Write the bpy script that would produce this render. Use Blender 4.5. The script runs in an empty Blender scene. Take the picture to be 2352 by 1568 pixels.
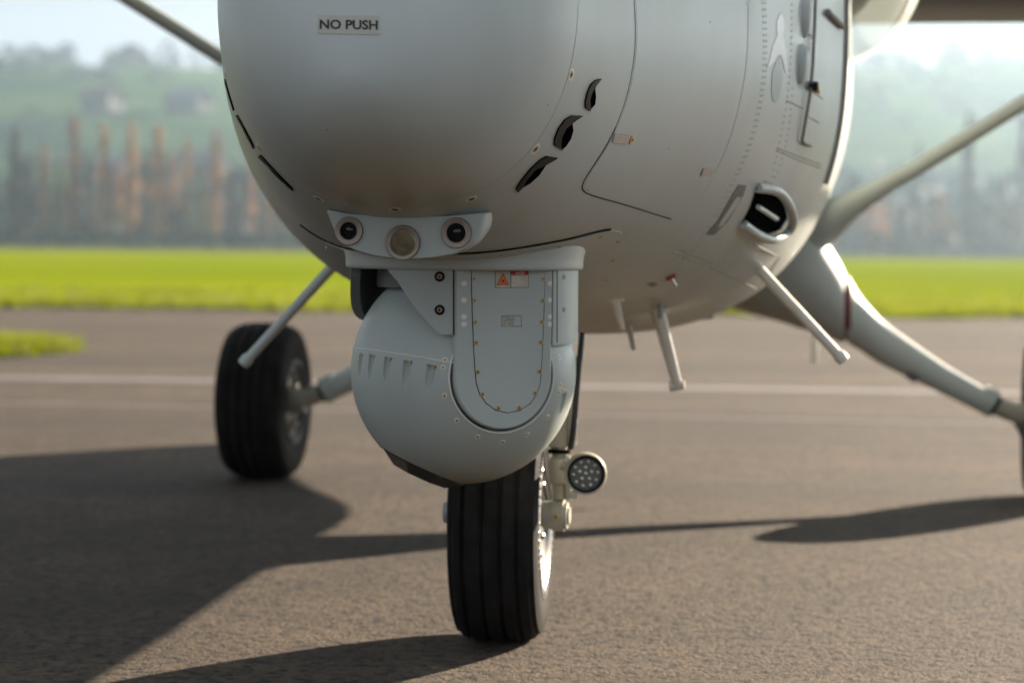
import bpy, bmesh, math, random
import numpy as np
from mathutils import Vector, Matrix
from mathutils.bvhtree import BVHTree
from mathutils.geometry import delaunay_2d_cdt

R = math.radians
random.seed(7)
rng = np.random.default_rng(11)
scene = bpy.context.scene
C = scene.collection

# ------------------------------------------------------------------ camera
CAM = Vector((0, 0, 1.0))
F_PX = 85.0 / 36.0 * 2352.0          # focal length in reference pixels (2352 wide)
PITCH = math.atan(224 / F_PX)
ROLL = 0.0102
fwd = Vector((0, math.cos(PITCH), -math.sin(PITCH)))
up0 = Vector((0, math.sin(PITCH), math.cos(PITCH)))
rgt = Vector((1, 0, 0)) * math.cos(ROLL) + up0 * math.sin(ROLL)
upv = rgt.cross(fwd)
cd = bpy.data.cameras.new('camera')
cam = bpy.data.objects.new('camera', cd)
C.objects.link(cam)
M = Matrix((rgt, upv, -fwd)).transposed().to_4x4()
M.translation = CAM
cam.matrix_world = M
cd.lens = 85
cd.sensor_width = 36
cd.clip_start = 0.05
cd.clip_end = 6000
cd.dof.use_dof = True
cd.dof.focus_distance = 4.92
cd.dof.aperture_fstop = 2.9
cd.dof.aperture_blades = 0
scene.camera = cam

# ------------------------------------------------------------------ sky, sun, exposure
SUN_EL, SUN_AZ = R(18.2), R(40.5)     # azimuth from +Y towards +X
world = bpy.data.worlds.new('World')
scene.world = world
world.use_nodes = True
wn = world.node_tree.nodes
wn.clear()
sky = wn.new('ShaderNodeTexSky')
sky.sky_type = 'NISHITA'
sky.sun_disc = False
sky.sun_elevation = SUN_EL
sky.sun_rotation = SUN_AZ
sky.altitude = 300
sky.air_density = 1.0
sky.dust_density = 0.4
sky.ozone_density = 1.0
bg = wn.new('ShaderNodeBackground')
bg.inputs['Strength'].default_value = 0.05
wo = wn.new('ShaderNodeOutputWorld')
veil = wn.new('ShaderNodeMix'); veil.data_type = 'RGBA'; veil.blend_type = 'MIX'
veil.inputs['Factor'].default_value = 0.96
veil.inputs['B'].default_value = (2.22, 2.36, 2.62, 1)     # thin even veil of high cloud
world.node_tree.links.new(sky.outputs[0], veil.inputs['A'])
world.node_tree.links.new(veil.outputs['Result'], bg.inputs[0])
world.node_tree.links.new(bg.outputs[0], wo.inputs[0])

sl = bpy.data.lights.new('sun', 'SUN')
sl.energy = 3.6
sl.angle = R(0.55)
sl.color = (1.0, 0.83, 0.65)
sun = bpy.data.objects.new('sun', sl)
C.objects.link(sun)
sd = Vector((math.sin(SUN_AZ) * math.cos(SUN_EL), math.cos(SUN_AZ) * math.cos(SUN_EL), math.sin(SUN_EL)))
sun.rotation_euler = sd.to_track_quat('Z', 'Y').to_euler()
sun.location = sd * 60

vs = scene.view_settings
vs.view_transform = 'Standard'
vs.look = 'None'
vs.gamma = 1
vs.use_curve_mapping = False
vs.exposure = 2.4
scene.render.engine = 'CYCLES'
scene.cycles.use_denoising = True
scene.cycles.max_bounces = 8
scene.cycles.transparent_max_bounces = 12
scene.cycles.volume_bounces = 1
scene.cycles.caustics_reflective = False
scene.cycles.caustics_refractive = False

# ------------------------------------------------------------------ materials
def nodes_of(m):
    return m.node_tree.nodes, m.node_tree.links

def mat(name, col, rough=0.5, metal=0.0, var=0.0, scale=6.0, bump=0.0, bscale=60.0, spec=0.5, coat=0.0, detail=4.0):
    m = bpy.data.materials.new(name)
    m.use_nodes = True
    N, L = nodes_of(m)
    b = N['Principled BSDF']
    b.inputs['Base Color'].default_value = (*col, 1)
    b.inputs['Roughness'].default_value = rough
    b.inputs['Metallic'].default_value = metal
    b.inputs['Specular IOR Level'].default_value = spec
    b.inputs['Coat Weight'].default_value = coat
    b.inputs['Coat Roughness'].default_value = 0.15
    tc = N.new('ShaderNodeTexCoord')
    if var > 0:
        n = N.new('ShaderNodeTexNoise')
        n.inputs['Scale'].default_value = scale
        n.inputs['Detail'].default_value = detail
        L.new(tc.outputs['Object'], n.inputs['Vector'])
        r = N.new('ShaderNodeValToRGB')
        r.color_ramp.elements[0].position = 0.3
        r.color_ramp.elements[1].position = 0.7
        r.color_ramp.elements[0].color = (*[c * (1 - var) for c in col], 1)
        r.color_ramp.elements[1].color = (*[min(1, c * (1 + var)) for c in col], 1)
        L.new(n.outputs['Fac'], r.inputs[0])
        L.new(r.outputs[0], b.inputs['Base Color'])
    if bump > 0:
        n2 = N.new('ShaderNodeTexNoise')
        n2.inputs['Scale'].default_value = bscale
        n2.inputs['Detail'].default_value = 3
        L.new(tc.outputs['Object'], n2.inputs['Vector'])
        bp = N.new('ShaderNodeBump')
        bp.inputs['Strength'].default_value = bump
        bp.inputs['Distance'].default_value = 0.01
        L.new(n2.outputs['Fac'], bp.inputs['Height'])
        L.new(bp.outputs[0], b.inputs['Normal'])
    return m

def paint_mat(name, col, rough, specks=True):
    """aircraft paint: faint mottling, dirt specks and smears"""
    m = mat(name, col, rough, 0, var=0.06, scale=2.2)
    N, L = nodes_of(m)
    b = N['Principled BSDF']
    src = b.inputs['Base Color'].links[0].from_socket
    tc = N.new('ShaderNodeTexCoord')
    if specks:
        v = N.new('ShaderNodeTexVoronoi')
        v.inputs['Scale'].default_value = 16
        v.inputs['Randomness'].default_value = 1
        L.new(tc.outputs['Object'], v.inputs['Vector'])
        n = N.new('ShaderNodeTexNoise'); n.inputs['Scale'].default_value = 5.0
        L.new(tc.outputs['Object'], n.inputs['Vector'])
        th = N.new('ShaderNodeMapRange')
        th.inputs['From Min'].default_value = 0.45; th.inputs['From Max'].default_value = 0.62
        th.inputs['To Min'].default_value = 0.0; th.inputs['To Max'].default_value = 0.055
        L.new(n.outputs['Fac'], th.inputs['Value'])
        lt = N.new('ShaderNodeMath'); lt.operation = 'LESS_THAN'
        L.new(v.outputs['Distance'], lt.inputs[0]); L.new(th.outputs[0], lt.inputs[1])
        mul = N.new('ShaderNodeMath'); mul.operation = 'MULTIPLY'; mul.inputs[1].default_value = 0.85
        L.new(lt.outputs[0], mul.inputs[0])
        mx = N.new('ShaderNodeMix'); mx.data_type = 'RGBA'
        L.new(mul.outputs[0], mx.inputs['Factor'])
        L.new(src, mx.inputs['A']); mx.inputs['B'].default_value = (0.05, 0.045, 0.04, 1)
        L.new(mx.outputs['Result'], b.inputs['Base Color'])
    # faint rain and oil streaks running down and aft
    src2 = b.inputs['Base Color'].links[0].from_socket
    st = N.new('ShaderNodeTexNoise'); st.inputs['Scale'].default_value = 4.0; st.inputs['Detail'].default_value = 7; st.inputs['Distortion'].default_value = 0.4
    ms = N.new('ShaderNodeMapping'); ms.inputs['Scale'].default_value = (1.6, 1.1, 0.32)
    L.new(tc.outputs['Object'], ms.inputs['Vector']); L.new(ms.outputs[0], st.inputs['Vector'])
    sr = N.new('ShaderNodeValToRGB')
    sr.color_ramp.elements[0].position = 0.30; sr.color_ramp.elements[0].color = (0.86, 0.85, 0.82, 1)
    sr.color_ramp.elements[1].position = 0.55; sr.color_ramp.elements[1].color = (1, 1, 1, 1)
    L.new(st.outputs['Fac'], sr.inputs[0])
    mm = N.new('ShaderNodeMix'); mm.data_type = 'RGBA'; mm.blend_type = 'MULTIPLY'; mm.inputs['Factor'].default_value = 0.38
    L.new(src2, mm.inputs['A']); L.new(sr.outputs[0], mm.inputs['B']); L.new(mm.outputs['Result'], b.inputs['Base Color'])
    rn = N.new('ShaderNodeTexNoise'); rn.inputs['Scale'].default_value = 9; rn.inputs['Detail'].default_value = 6
    mp = N.new('ShaderNodeMapping'); mp.inputs['Scale'].default_value = (1.5, 1.5, 0.35)
    L.new(tc.outputs['Object'], mp.inputs['Vector']); L.new(mp.outputs[0], rn.inputs['Vector'])
    rr = N.new('ShaderNodeMapRange')
    rr.inputs['To Min'].default_value = rough - 0.06; rr.inputs['To Max'].default_value = rough + 0.08
    L.new(rn.outputs['Fac'], rr.inputs['Value']); L.new(rr.outputs[0], b.inputs['Roughness'])
    return m

PAINT = paint_mat('aircraft_grey_paint', (0.53, 0.58, 0.552), 0.38)
PAINT_PLAIN = paint_mat('aircraft_grey_paint_clean', (0.53, 0.58, 0.552), 0.38, False)
TURRET = paint_mat('turret_grey_paint', (0.45, 0.505, 0.475), 0.42, False)
POD = paint_mat('pod_pale_grey_paint', (0.46, 0.52, 0.49), 0.42)
GEARP = mat('cream_gear_enamel', (0.50, 0.48, 0.39), 0.35, 0, 0.08, 20)
WHITEP = mat('off_white_enamel', (0.74, 0.72, 0.65), 0.35, 0, 0.06, 15)
GAP = mat('dark_panel_gap', (0.006, 0.006, 0.005), 0.9, spec=0.05)
BLACK = mat('black_interior', (0.002, 0.002, 0.002), 1.0, spec=0.0)
BLACKPL = mat('black_plastic', (0.003, 0.004, 0.006), 0.45, spec=0.12)
RUBBER = mat('tyre_rubber', (0.0165, 0.0155, 0.0145), 0.75, 0, 0.35, 18, 0.15, 300, 0.08)
STEEL = mat('brushed_steel', (0.25, 0.212, 0.168), 0.33, 0.95, 0.08, 40)
ALLOY = mat('bright_alloy', (0.72, 0.71, 0.69), 0.28, 0.9, 0.1, 25)
BRASS = mat('brass_screw', (0.62, 0.45, 0.20), 0.35, 0.85)
BROWNSC = mat('dull_bronze_screw', (0.34, 0.26, 0.19), 0.4, 0.8)
GREYDOT = mat('pale_grey_sealant', (0.78, 0.79, 0.72), 0.6)
RING = mat('pale_collar', (0.82, 0.81, 0.72), 0.5)
TAPE = mat('yellowed_tape', (0.50, 0.50, 0.42), 0.25, 0, 0.05, 30)
INK = mat('black_ink', (0.010, 0.010, 0.014), 0.5)
LABEL = mat('beige_label', (0.52, 0.47, 0.38), 0.4)
REDL = mat('red_label', (0.45, 0.008, 0.006), 0.4)
ORANGE = mat('orange_print', (0.85, 0.14, 0.01), 0.4)
WHITEINK = mat('white_print', (0.75, 0.72, 0.66), 0.5)
WORN = mat('worn_label', (0.36, 0.36, 0.30), 0.5, 0, 0.35, 160)
PINKTAPE = mat('pinkish_tape', (0.52, 0.44, 0.38), 0.35, 0, 0.05, 40)
GREYMARK = mat('dark_grey_marking', (0.115, 0.115, 0.115), 0.45)
SLATE = mat('slate_marking', (0.31, 0.37, 0.375), 0.4)
EMBW = mat('white_marking', (0.95, 0.95, 0.93), 0.4)
DISH = mat('grey_wheel_dish', (0.075, 0.08, 0.08), 0.6, 0)
DKRED = mat('dark_red_seal', (0.20, 0.022, 0.012), 0.6)
REDR = mat('red_ribbon', (0.35, 0.03, 0.02), 0.6)
LENS = mat('dark_lens_glass', (0.006, 0.006, 0.008), 0.08, 0, spec=0.6)
REFLGL = mat('brown_reflection_glass', (0.11, 0.086, 0.055), 0.16, 0.9, 0.45, 55, detail=6)  # mottled brown paints a reflection into the middle lens
WINDARK = mat('turret_window_dark', (0.05, 0.05, 0.052), 0.30)
LED = mat('led_lens', (0.55, 0.58, 0.56), 0.10, 0.7)
LAMPGLASS = mat('lamp_reflector_grey', (0.16, 0.17, 0.17), 0.22, 0.4)
HOSE = mat('black_hose', (0.012, 0.012, 0.012), 0.4)
GREYPRINT = mat('dark_sealant', (0.26, 0.25, 0.22), 0.6)

def glass_mat():
    m = bpy.data.materials.new('acrylic_bubble')
    m.use_nodes = True
    N, L = nodes_of(m)
    N.clear()
    o = N.new('ShaderNodeOutputMaterial')
    t = N.new('ShaderNodeBsdfTransparent'); t.inputs[0].default_value = (0.90, 0.93, 0.93, 1)
    g = N.new('ShaderNodeBsdfGlossy'); g.inputs['Roughness'].default_value = 0.04
    lw = N.new('ShaderNodeLayerWeight'); lw.inputs[0].default_value = 0.35
    mr = N.new('ShaderNodeMapRange')
    mr.inputs['To Min'].default_value = 0.05; mr.inputs['To Max'].default_value = 0.5
    L.new(lw.outputs['Fresnel'], mr.inputs['Value'])
    mx = N.new('ShaderNodeMixShader')
    L.new(mr.outputs[0], mx.inputs[0]); L.new(t.outputs[0], mx.inputs[1]); L.new(g.outputs[0], mx.inputs[2])
    L.new(mx.outputs[0], o.inputs[0])
    return m
BUBBLE = glass_mat()

def asphalt_mat():
    m = bpy.data.materials.new('worn_asphalt')
    m.use_nodes = True
    N, L = nodes_of(m)
    b = N['Principled BSDF']
    b.inputs['Roughness'].default_value = 0.85
    b.inputs['Specular IOR Level'].default_value = 0.3
    tc = N.new('ShaderNodeTexCoord')
    def noise(scale, detail=4, vscale=None, rough=0.5):
        n = N.new('ShaderNodeTexNoise')
        n.inputs['Scale'].default_value = scale; n.inputs['Detail'].default_value = detail
        n.inputs['Roughness'].default_value = rough
        if vscale:
            mp = N.new('ShaderNodeMapping'); mp.inputs['Scale'].default_value = vscale
            L.new(tc.outputs['Object'], mp.inputs['Vector']); L.new(mp.outputs[0], n.inputs['Vector'])
        else:
            L.new(tc.outputs['Object'], n.inputs['Vector'])
        return n.outputs['Fac']
    def ramp(fac, p0, c0, p1, c1):
        r = N.new('ShaderNodeValToRGB')
        r.color_ramp.elements[0].position = p0; r.color_ramp.elements[0].color = (*c0, 1)
        r.color_ramp.elements[1].position = p1; r.color_ramp.elements[1].color = (*c1, 1)
        L.new(fac, r.inputs[0]); return r.outputs[0]
    def mix(a, bb, mode, fac):
        x = N.new('ShaderNodeMix'); x.data_type = 'RGBA'; x.blend_type = mode
        x.inputs['Factor'].default_value = fac
        L.new(a, x.inputs['A']); L.new(bb, x.inputs['B']); return x.outputs['Result']
    base = ramp(noise(1.1, 6), 0.3, (0.054, 0.0385, 0.0232), 0.7, (0.086, 0.0625, 0.0390))
    band = ramp(noise(1.0, 5, (0.012, 0.42, 1)), 0.36, (0.60, 0.62, 0.66), 0.64, (1.18, 1.15, 1.10))
    col = mix(base, band, 'MULTIPLY', 0.8)
    # aggregate: dark pits between pale stones
    v = N.new('ShaderNodeTexVoronoi'); v.inputs['Scale'].default_value = 95
    L.new(tc.outputs['Object'], v.inputs['Vector'])
    sr = N.new('ShaderNodeSeparateColor'); L.new(v.outputs['Color'], sr.inputs[0])
    stone = ramp(sr.outputs[0], 0.0, (0.62, 0.61, 0.60), 1.0, (1.34, 1.32, 1.28))
    col = mix(col, stone, 'MULTIPLY', 0.9)
    pn = noise(27, 4, None, 0.62)
    pits = ramp(pn, 0.405, (0.05, 0.048, 0.045), 0.455, (1, 1, 1))
    col = mix(col, pits, 'MULTIPLY', 0.95)
    clus = ramp(noise(17, 5, None, 0.62), 0.39, (0.46, 0.455, 0.45), 0.50, (1.06, 1.06, 1.06))
    col = mix(col, clus, 'MULTIPLY', 0.9)
    patchy = ramp(noise(4.0, 4), 0.35, (0.74, 0.72, 0.70), 0.65, (1.18, 1.17, 1.14))
    col = mix(col, patchy, 'MULTIPLY', 0.8)
    # rare pale chips
    v2 = N.new('ShaderNodeTexVoronoi'); v2.inputs['Scale'].default_value = 5
    L.new(tc.outputs['Object'], v2.inputs['Vector'])
    chip = ramp(v2.outputs['Distance'], 0.028, (1, 1, 1), 0.034, (0, 0, 0))
    x = N.new('ShaderNodeMix'); x.data_type = 'RGBA'
    L.new(chip, x.inputs['Factor']); L.new(col, x.inputs['A']); x.inputs['B'].default_value = (0.22, 0.19, 0.13, 1)
    L.new(x.outputs['Result'], b.inputs['Base Color'])
    bp = N.new('ShaderNodeBump'); bp.inputs['Strength'].default_value = 1.0; bp.inputs['Distance'].default_value = 0.020
    mx_ = N.new('ShaderNodeMath'); mx_.operation = 'MINIMUM'; mx_.inputs[1].default_value = 0.52
    L.new(pn, mx_.inputs[0])
    ad = N.new('ShaderNodeMath'); ad.operation = 'MULTIPLY_ADD'; ad.inputs[1].default_value = 0.45
    L.new(noise(78, 3, None, 0.6), ad.inputs[0]); L.new(mx_.outputs[0], ad.inputs[2])
    L.new(ad.outputs[0], bp.inputs['Height']); L.new(bp.outputs[0], b.inputs['Normal'])
    return m

def grass_mat(name, c0, c1, vs=(0.05, 0.12, 1), scale=1.0):
    m = bpy.data.materials.new(name)
    m.use_nodes = True
    N, L = nodes_of(m)
    b = N['Principled BSDF']
    b.inputs['Roughness'].default_value = 1.0
    b.inputs['Specular IOR Level'].default_value = 0.0
    tc = N.new('ShaderNodeTexCoord')
    mp = N.new('ShaderNodeMapping'); mp.inputs['Scale'].default_value = vs
    n = N.new('ShaderNodeTexNoise'); n.inputs['Scale'].default_value = scale; n.inputs['Detail'].default_value = 6
    r = N.new('ShaderNodeValToRGB')
    r.color_ramp.elements[0].position = 0.35; r.color_ramp.elements[0].color = (*c0, 1)
    r.color_ramp.elements[1].position = 0.65; r.color_ramp.elements[1].color = (*c1, 1)
    L.new(tc.outputs['Object'], mp.inputs[0]); L.new(mp.outputs[0], n.inputs['Vector'])
    L.new(n.outputs['Fac'], r.inputs[0]); L.new(r.outputs[0], b.inputs['Base Color'])
    return m

def leaf_mat(name, col):
    """thin leaves let some of the low sun through"""
    m = mat(name, col, 0.7, 0, 0.35, 0.6)
    N, L = nodes_of(m)
    b = N['Principled BSDF']
    o = N['Material Output']
    t = N.new('ShaderNodeBsdfTranslucent')
    src = b.inputs['Base Color'].links[0].from_socket
    L.new(src, t.inputs[0])
    mx = N.new('ShaderNodeMixShader'); mx.inputs[0].default_value = 0.45
    L.new(b.outputs[0], mx.inputs[1]); L.new(t.outputs[0], mx.inputs[2]); L.new(mx.outputs[0], o.inputs[0])
    return m

ASPHALT = asphalt_mat()
GRASS = leaf_mat('sunlit_grass', (0.20, 0.235, 0.005))
FIELD = grass_mat('airfield_grass', (0.132, 0.180, 0.004), (0.200, 0.238, 0.006))
DULLF = grass_mat('dull_far_meadow', (0.06, 0.065, 0.03), (0.085, 0.085, 0.045))
LINE = mat('faded_white_line_paint', (0.138, 0.120, 0.114), 0.8, 0, 0.2, 3)
SEAM = mat('tar_seam', (0.028, 0.025, 0.022), 0.7)

# ------------------------------------------------------------------ mesh helpers
def link(name, me, m=None, parent=None, smooth=True, angle=40):
    if m is not None and not me.materials:
        me.materials.append(m)
    if smooth and len(me.polygons):
        me.polygons.foreach_set('use_smooth', [True] * len(me.polygons))
        me.set_sharp_from_angle(angle=R(angle))
    o = bpy.data.objects.new(name, me)
    C.objects.link(o)
    if parent is not None:
        o.parent = parent
    return o

def raw(name, verts, faces):
    me = bpy.data.meshes.new(name)
    me.from_pydata([tuple(v) for v in verts], [], faces)
    me.update()
    return me

def mesh_obj(name, verts, faces, m, parent=None, smooth=True, angle=40):
    return link(name, raw(name, verts, faces), m, parent, smooth, angle)

class MB:
    def __init__(s):
        s.v = []; s.f = []
    def add(s, v, f):
        o = len(s.v)
        s.v += [tuple(x) for x in v]
        s.f += [tuple(i + o for i in q) for q in f]
        return s
    def tube(s, pts, radii, seg=16, caps=True, flat=1.0, flat_axis=None, normal=None):
        pts = [Vector(p) for p in pts]
        if not hasattr(radii, '__len__'):
            radii = [radii] * len(pts)
        v = []; f = []
        prev = None
        for i, p in enumerate(pts):
            if i == 0: d = pts[1] - pts[0]
            elif i == len(pts) - 1: d = pts[-1] - pts[-2]
            else: d = (pts[i + 1] - p).normalized() + (p - pts[i - 1]).normalized()
            d.normalize()
            if normal is not None: d = Vector(normal)
            if prev is None:
                ref = Vector(flat_axis) if flat_axis else (Vector((0, 0, 1)) if abs(d.z) < 0.9 else Vector((1, 0, 0)))
            else:
                ref = prev
            a = (ref - d * ref.dot(d)).normalized()
            prev = a
            b = d.cross(a)
            for k in range(seg):
                t = 2 * math.pi * k / seg
                v.append(p + a * (math.cos(t) * radii[i]) + b * (math.sin(t) * radii[i] * flat))
        for i in range(len(pts) - 1):
            for k in range(seg):
                k2 = (k + 1) % seg
                f.append((i * seg + k, i * seg + k2, (i + 1) * seg + k2, (i + 1) * seg + k))
        if caps:
            f.append(tuple(range(seg - 1, -1, -1)))
            f.append(tuple((len(pts) - 1) * seg + k for k in range(seg)))
        return s.add(v, f)
    def lathe(s, prof, origin, axis, seg=48, ref=None):
        """prof: (h along axis, r) list"""
        o = Vector(origin); n = Vector(axis).normalized()
        rf = Vector(ref) if ref else (Vector((0, 0, 1)) if abs(n.z) < 0.9 else Vector((1, 0, 0)))
        a = (rf - n * rf.dot(n)).normalized(); b = n.cross(a)
        v = []; f = []; rings = []
        for h, r in prof:
            if r < 1e-6:
                rings.append([len(v)]); v.append(o + n * h)
            else:
                st = len(v)
                for k in range(seg):
                    t = 2 * math.pi * k / seg
                    v.append(o + n * h + a * (r * math.cos(t)) + b * (r * math.sin(t)))
                rings.append(list(range(st, st + seg)))
        for i in range(len(rings) - 1):
            A, B = rings[i], rings[i + 1]
            for k in range(seg):
                k2 = (k + 1) % seg
                if len(A) == 1 and len(B) == 1: continue
                if len(A) == 1: f.append((A[0], B[k2], B[k]))
                elif len(B) == 1: f.append((A[k], A[k2], B[0]))
                else: f.append((A[k], A[k2], B[k2], B[k]))
        return s.add(v, f)
    def box(s, c, size, rot=None, bev=0.0):
        c = Vector(c); hx, hy, hz = [q / 2 for q in size]
        bm = bmesh.new()
        bmesh.ops.create_cube(bm, size=1)
        for q in bm.verts:
            q.co = Vector((q.co.x * 2 * hx, q.co.y * 2 * hy, q.co.z * 2 * hz))
        if bev > 0:
            bmesh.ops.bevel(bm, geom=list(bm.edges), offset=bev, segments=2, affect='EDGES', profile=0.5)
        if rot is not None:
            bmesh.ops.transform(bm, matrix=rot.to_4x4(), verts=bm.verts)
        bm.verts.index_update()
        v = [q.co + c for q in bm.verts]; f = [tuple(x.index for x in q.verts) for q in bm.faces]
        bm.free()
        return s.add(v, f)
    def prism(s, loop, d):
        """extrude closed 3-D loop by vector d"""
        n = len(loop); d = Vector(d)
        v = [Vector(p) for p in loop] + [Vector(p) + d for p in loop]
        f = [tuple(range(n - 1, -1, -1)), tuple(range(n, 2 * n))]
        f += [(k, (k + 1) % n, n + (k + 1) % n, n + k) for k in range(n)]
        return s.add(v, f)
    def mesh(s, name):
        me = raw(name, s.v, s.f)
        bm = bmesh.new(); bm.from_mesh(me)
        bmesh.ops.recalc_face_normals(bm, faces=bm.faces)
        bm.to_mesh(me); bm.free()
        return me
    def build(s, name, m, parent=None, smooth=True, angle=40):
        return link(name, s.mesh(name), m, parent, smooth, angle)

def empty(name, loc=(0, 0, 0), rz=0.0, parent=None):
    o = bpy.data.objects.new(name, None)
    C.objects.link(o)
    o.location = loc
    o.rotation_euler = (0, 0, rz)
    o.empty_display_size = 0.2
    if parent is not None:
        o.parent = parent
    return o

def tag(o, label, cat, group=None):
    o['label'] = label; o['category'] = cat
    if group: o['group'] = group
    return o

def catmull(pts, n=8, closed=False):
    P = [Vector(p) for p in pts]; out = []
    m = len(P)
    rngs = range(m) if closed else range(m - 1)
    for i in rngs:
        p0 = P[(i - 1) % m] if closed or i > 0 else P[i]
        p1 = P[i]; p2 = P[(i + 1) % m]
        p3 = P[(i + 2) % m] if closed or i + 2 < m else p2
        for k in range(n):
            t = k / n
            out.append(0.5 * ((2 * p1) + (-p0 + p2) * t + (2 * p0 - 5 * p1 + 4 * p2 - p3) * t * t + (-p0 + 3 * p1 - 3 * p2 + p3) * t ** 3))
    if not closed: out.append(P[-1])
    return out

# ------------------------------------------------------------------ aircraft frame
# local axes of the aircraft: x = towards its left wing tip (image right), y = aft, z = up; origin under the nose wheel
AX, AY, YAW = -0.034, 6.10, R(9.0)
aircraft = empty('aircraft', (AX, AY, 0), -YAW)
tag(aircraft, 'grey high wing twin aircraft with sensor ball under its nose parked on the tarmac', 'aircraft')
AM = Matrix.Translation((AX, AY, 0)) @ Matrix.Rotation(-YAW, 4, 'Z')
AMI = AM.inverted()
CAML = AMI @ CAM

def ray(px, py):
    """direction, in aircraft axes, of a reference pixel (2352 x 1568)"""
    d = fwd * F_PX + rgt * (px - 1176) - upv * (py - 784)
    return (AMI.to_3x3() @ d).normalized()

# ------------------------------------------------------------------ fuselage surface
def pchip(xs, ys):
    xs = np.array(xs, float); ys = np.array(ys, float)
    h = np.diff(xs); dl = np.diff(ys) / h
    m = np.zeros(len(xs))
    for i in range(1, len(xs) - 1):
        if dl[i - 1] * dl[i] > 0:
            w1 = 2 * h[i] + h[i - 1]; w2 = h[i] + 2 * h[i - 1]
            m[i] = (w1 + w2) / (w1 / dl[i - 1] + w2 / dl[i])
    m[0] = dl[0]; m[-1] = dl[-1]
    def f(x):
        i = int(np.clip(np.searchsorted(xs, x) - 1, 0, len(xs) - 2))
        t = (x - xs[i]) / h[i]
        return float((2 * t**3 - 3 * t**2 + 1) * ys[i] + (t**3 - 2 * t**2 + t) * h[i] * m[i]
                     + (-2 * t**3 + 3 * t**2) * ys[i + 1] + (t**3 - t**2) * h[i] * m[i + 1])
    return f
S_RING = -1.30
fw = pchip([-1.3, -0.9, -0.5, 0, 0.5, 1.0, 1.6, 4.6, 6.2, 9.4], [0.365, 0.475, 0.587, 0.712, 0.80, 0.832, 0.832, 0.775, 0.64, 0.22])
fzc = pchip([-1.3, -0.5, 0.5, 5, 9.4], [1.49, 1.55, 1.62, 1.62, 2.05])
fzt = pchip([-1.3, -0.5, 0.3, 1.2, 5, 9.4], [1.87, 2.08, 2.30, 2.52, 2.52, 2.36])
fzb = pchip([-1.3, -1.0, -0.85, -0.58, -0.2, 0.3, 0.8, 1.5, 4.4, 6.2, 9.4], [1.068, 0.988, 0.965, 0.944, 0.898, 0.83, 0.775, 0.722, 0.72, 0.96, 1.45])
fn = pchip([-1.3, -0.5, 0.8, 1.5, 2.0, 3.0, 4.4, 9.4], [2.25, 2.5, 2.8, 2.65, 2.5, 2.2, 2.0, 2.0])
TL, TU = 0.6456, 0.411
TSC = -1.68 + TL
Z_TIP = 1.315
def section(s):
    if s < S_RING:
        u = min(1.0, (TSC - s) / TL)
        g = math.sqrt(max(0.0, 1 - u * u)) / math.sqrt(1 - TU * TU)
        zc = Z_TIP + (fzc(S_RING) - Z_TIP) * g
        return fw(S_RING) * g, zc, (fzt(S_RING) - fzc(S_RING)) * g, (fzc(S_RING) - fzb(S_RING)) * g, 2.1 + 0.15 * g
    return fw(s), fzc(s), fzt(s) - fzc(s), fzc(s) - fzb(s), fn(s)

def spt(s, th):
    w, zc, hu, hd, n = section(s)
    c, q = math.cos(th), math.sin(th)
    x = w * math.copysign(abs(c) ** (2 / n), c)
    z = zc + (hu if q > 0 else hd) * math.copysign(abs(q) ** (2 / n), q)
    return Vector((x, s, z))

NTH = 128
def loft(stations, scales, cap_front=None):
    v = []; f = []
    for s, k in zip(stations, scales):
        w, zc, hu, hd, n = section(s)
        for i in range(NTH):
            # denser, evenly spread parameter on the superellipse
            p = spt(s, 2 * math.pi * i / NTH)
            v.append((p.x * k, p.y, zc + (p.z - zc) * k))
    for j in range(len(stations) - 1):
        for i in range(NTH):
            i2 = (i + 1) % NTH
            f.append((j * NTH + i, j * NTH + i2, (j + 1) * NTH + i2, (j + 1) * NTH + i))
    if cap_front is not None:
        c = len(v); v.append(cap_front)
        for i in range(NTH):
            f.append((c, (i + 1) % NTH, i))
    return v, f

nst = []
amax = math.acos(TU)
for k in range(1, 31):
    a = amax * k / 30
    nst.append(TSC - TL * math.cos(a))
nst[-1] = S_RING - 0.0012
cv, cf = loft(nst + [nst[-1]], [1] * len(nst) + [0.985], (0, -1.68, Z_TIP))
nose_cap = mesh_obj('nose_cap', cv, cf, PAINT, aircraft, angle=60)
fst = [S_RING + 0.0012] + list(np.arange(-1.25, 2.0, 0.05)) + list(np.arange(2.0, 9.41, 0.3))
fv, ff = loft([fst[0]] + fst, [0.985] + [1] * len(fst))
o = len(fv)
ff.append(tuple(o - NTH + i for i in range(NTH)))
fuselage = mesh_obj('fuselage', fv, ff, PAINT, aircraft, angle=60)

allv = [Vector(p) for p in cv] + [Vector(p) for p in fv]
allf = [q for q in cf] + [tuple(i + len(cv) for i in q) for q in ff]
BVH = BVHTree.FromPolygons(allv, allf)

def body(px, py):
    d = ray(px, py)
    h, n, i, dist = BVH.ray_cast(CAML, d)
    if h is None:
        h, n, i, dist = BVH.find_nearest(CAML + d * 6)
    if n.dot(d) > 0: n = -n
    return h, n

def plane(p0, n):
    p0 = Vector(p0); n = Vector(n).normalized()
    def f(px, py):
        d = ray(px, py)
        return CAML + d * ((p0 - CAML).dot(n) / d.dot(n)), n.copy()
    return f

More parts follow.
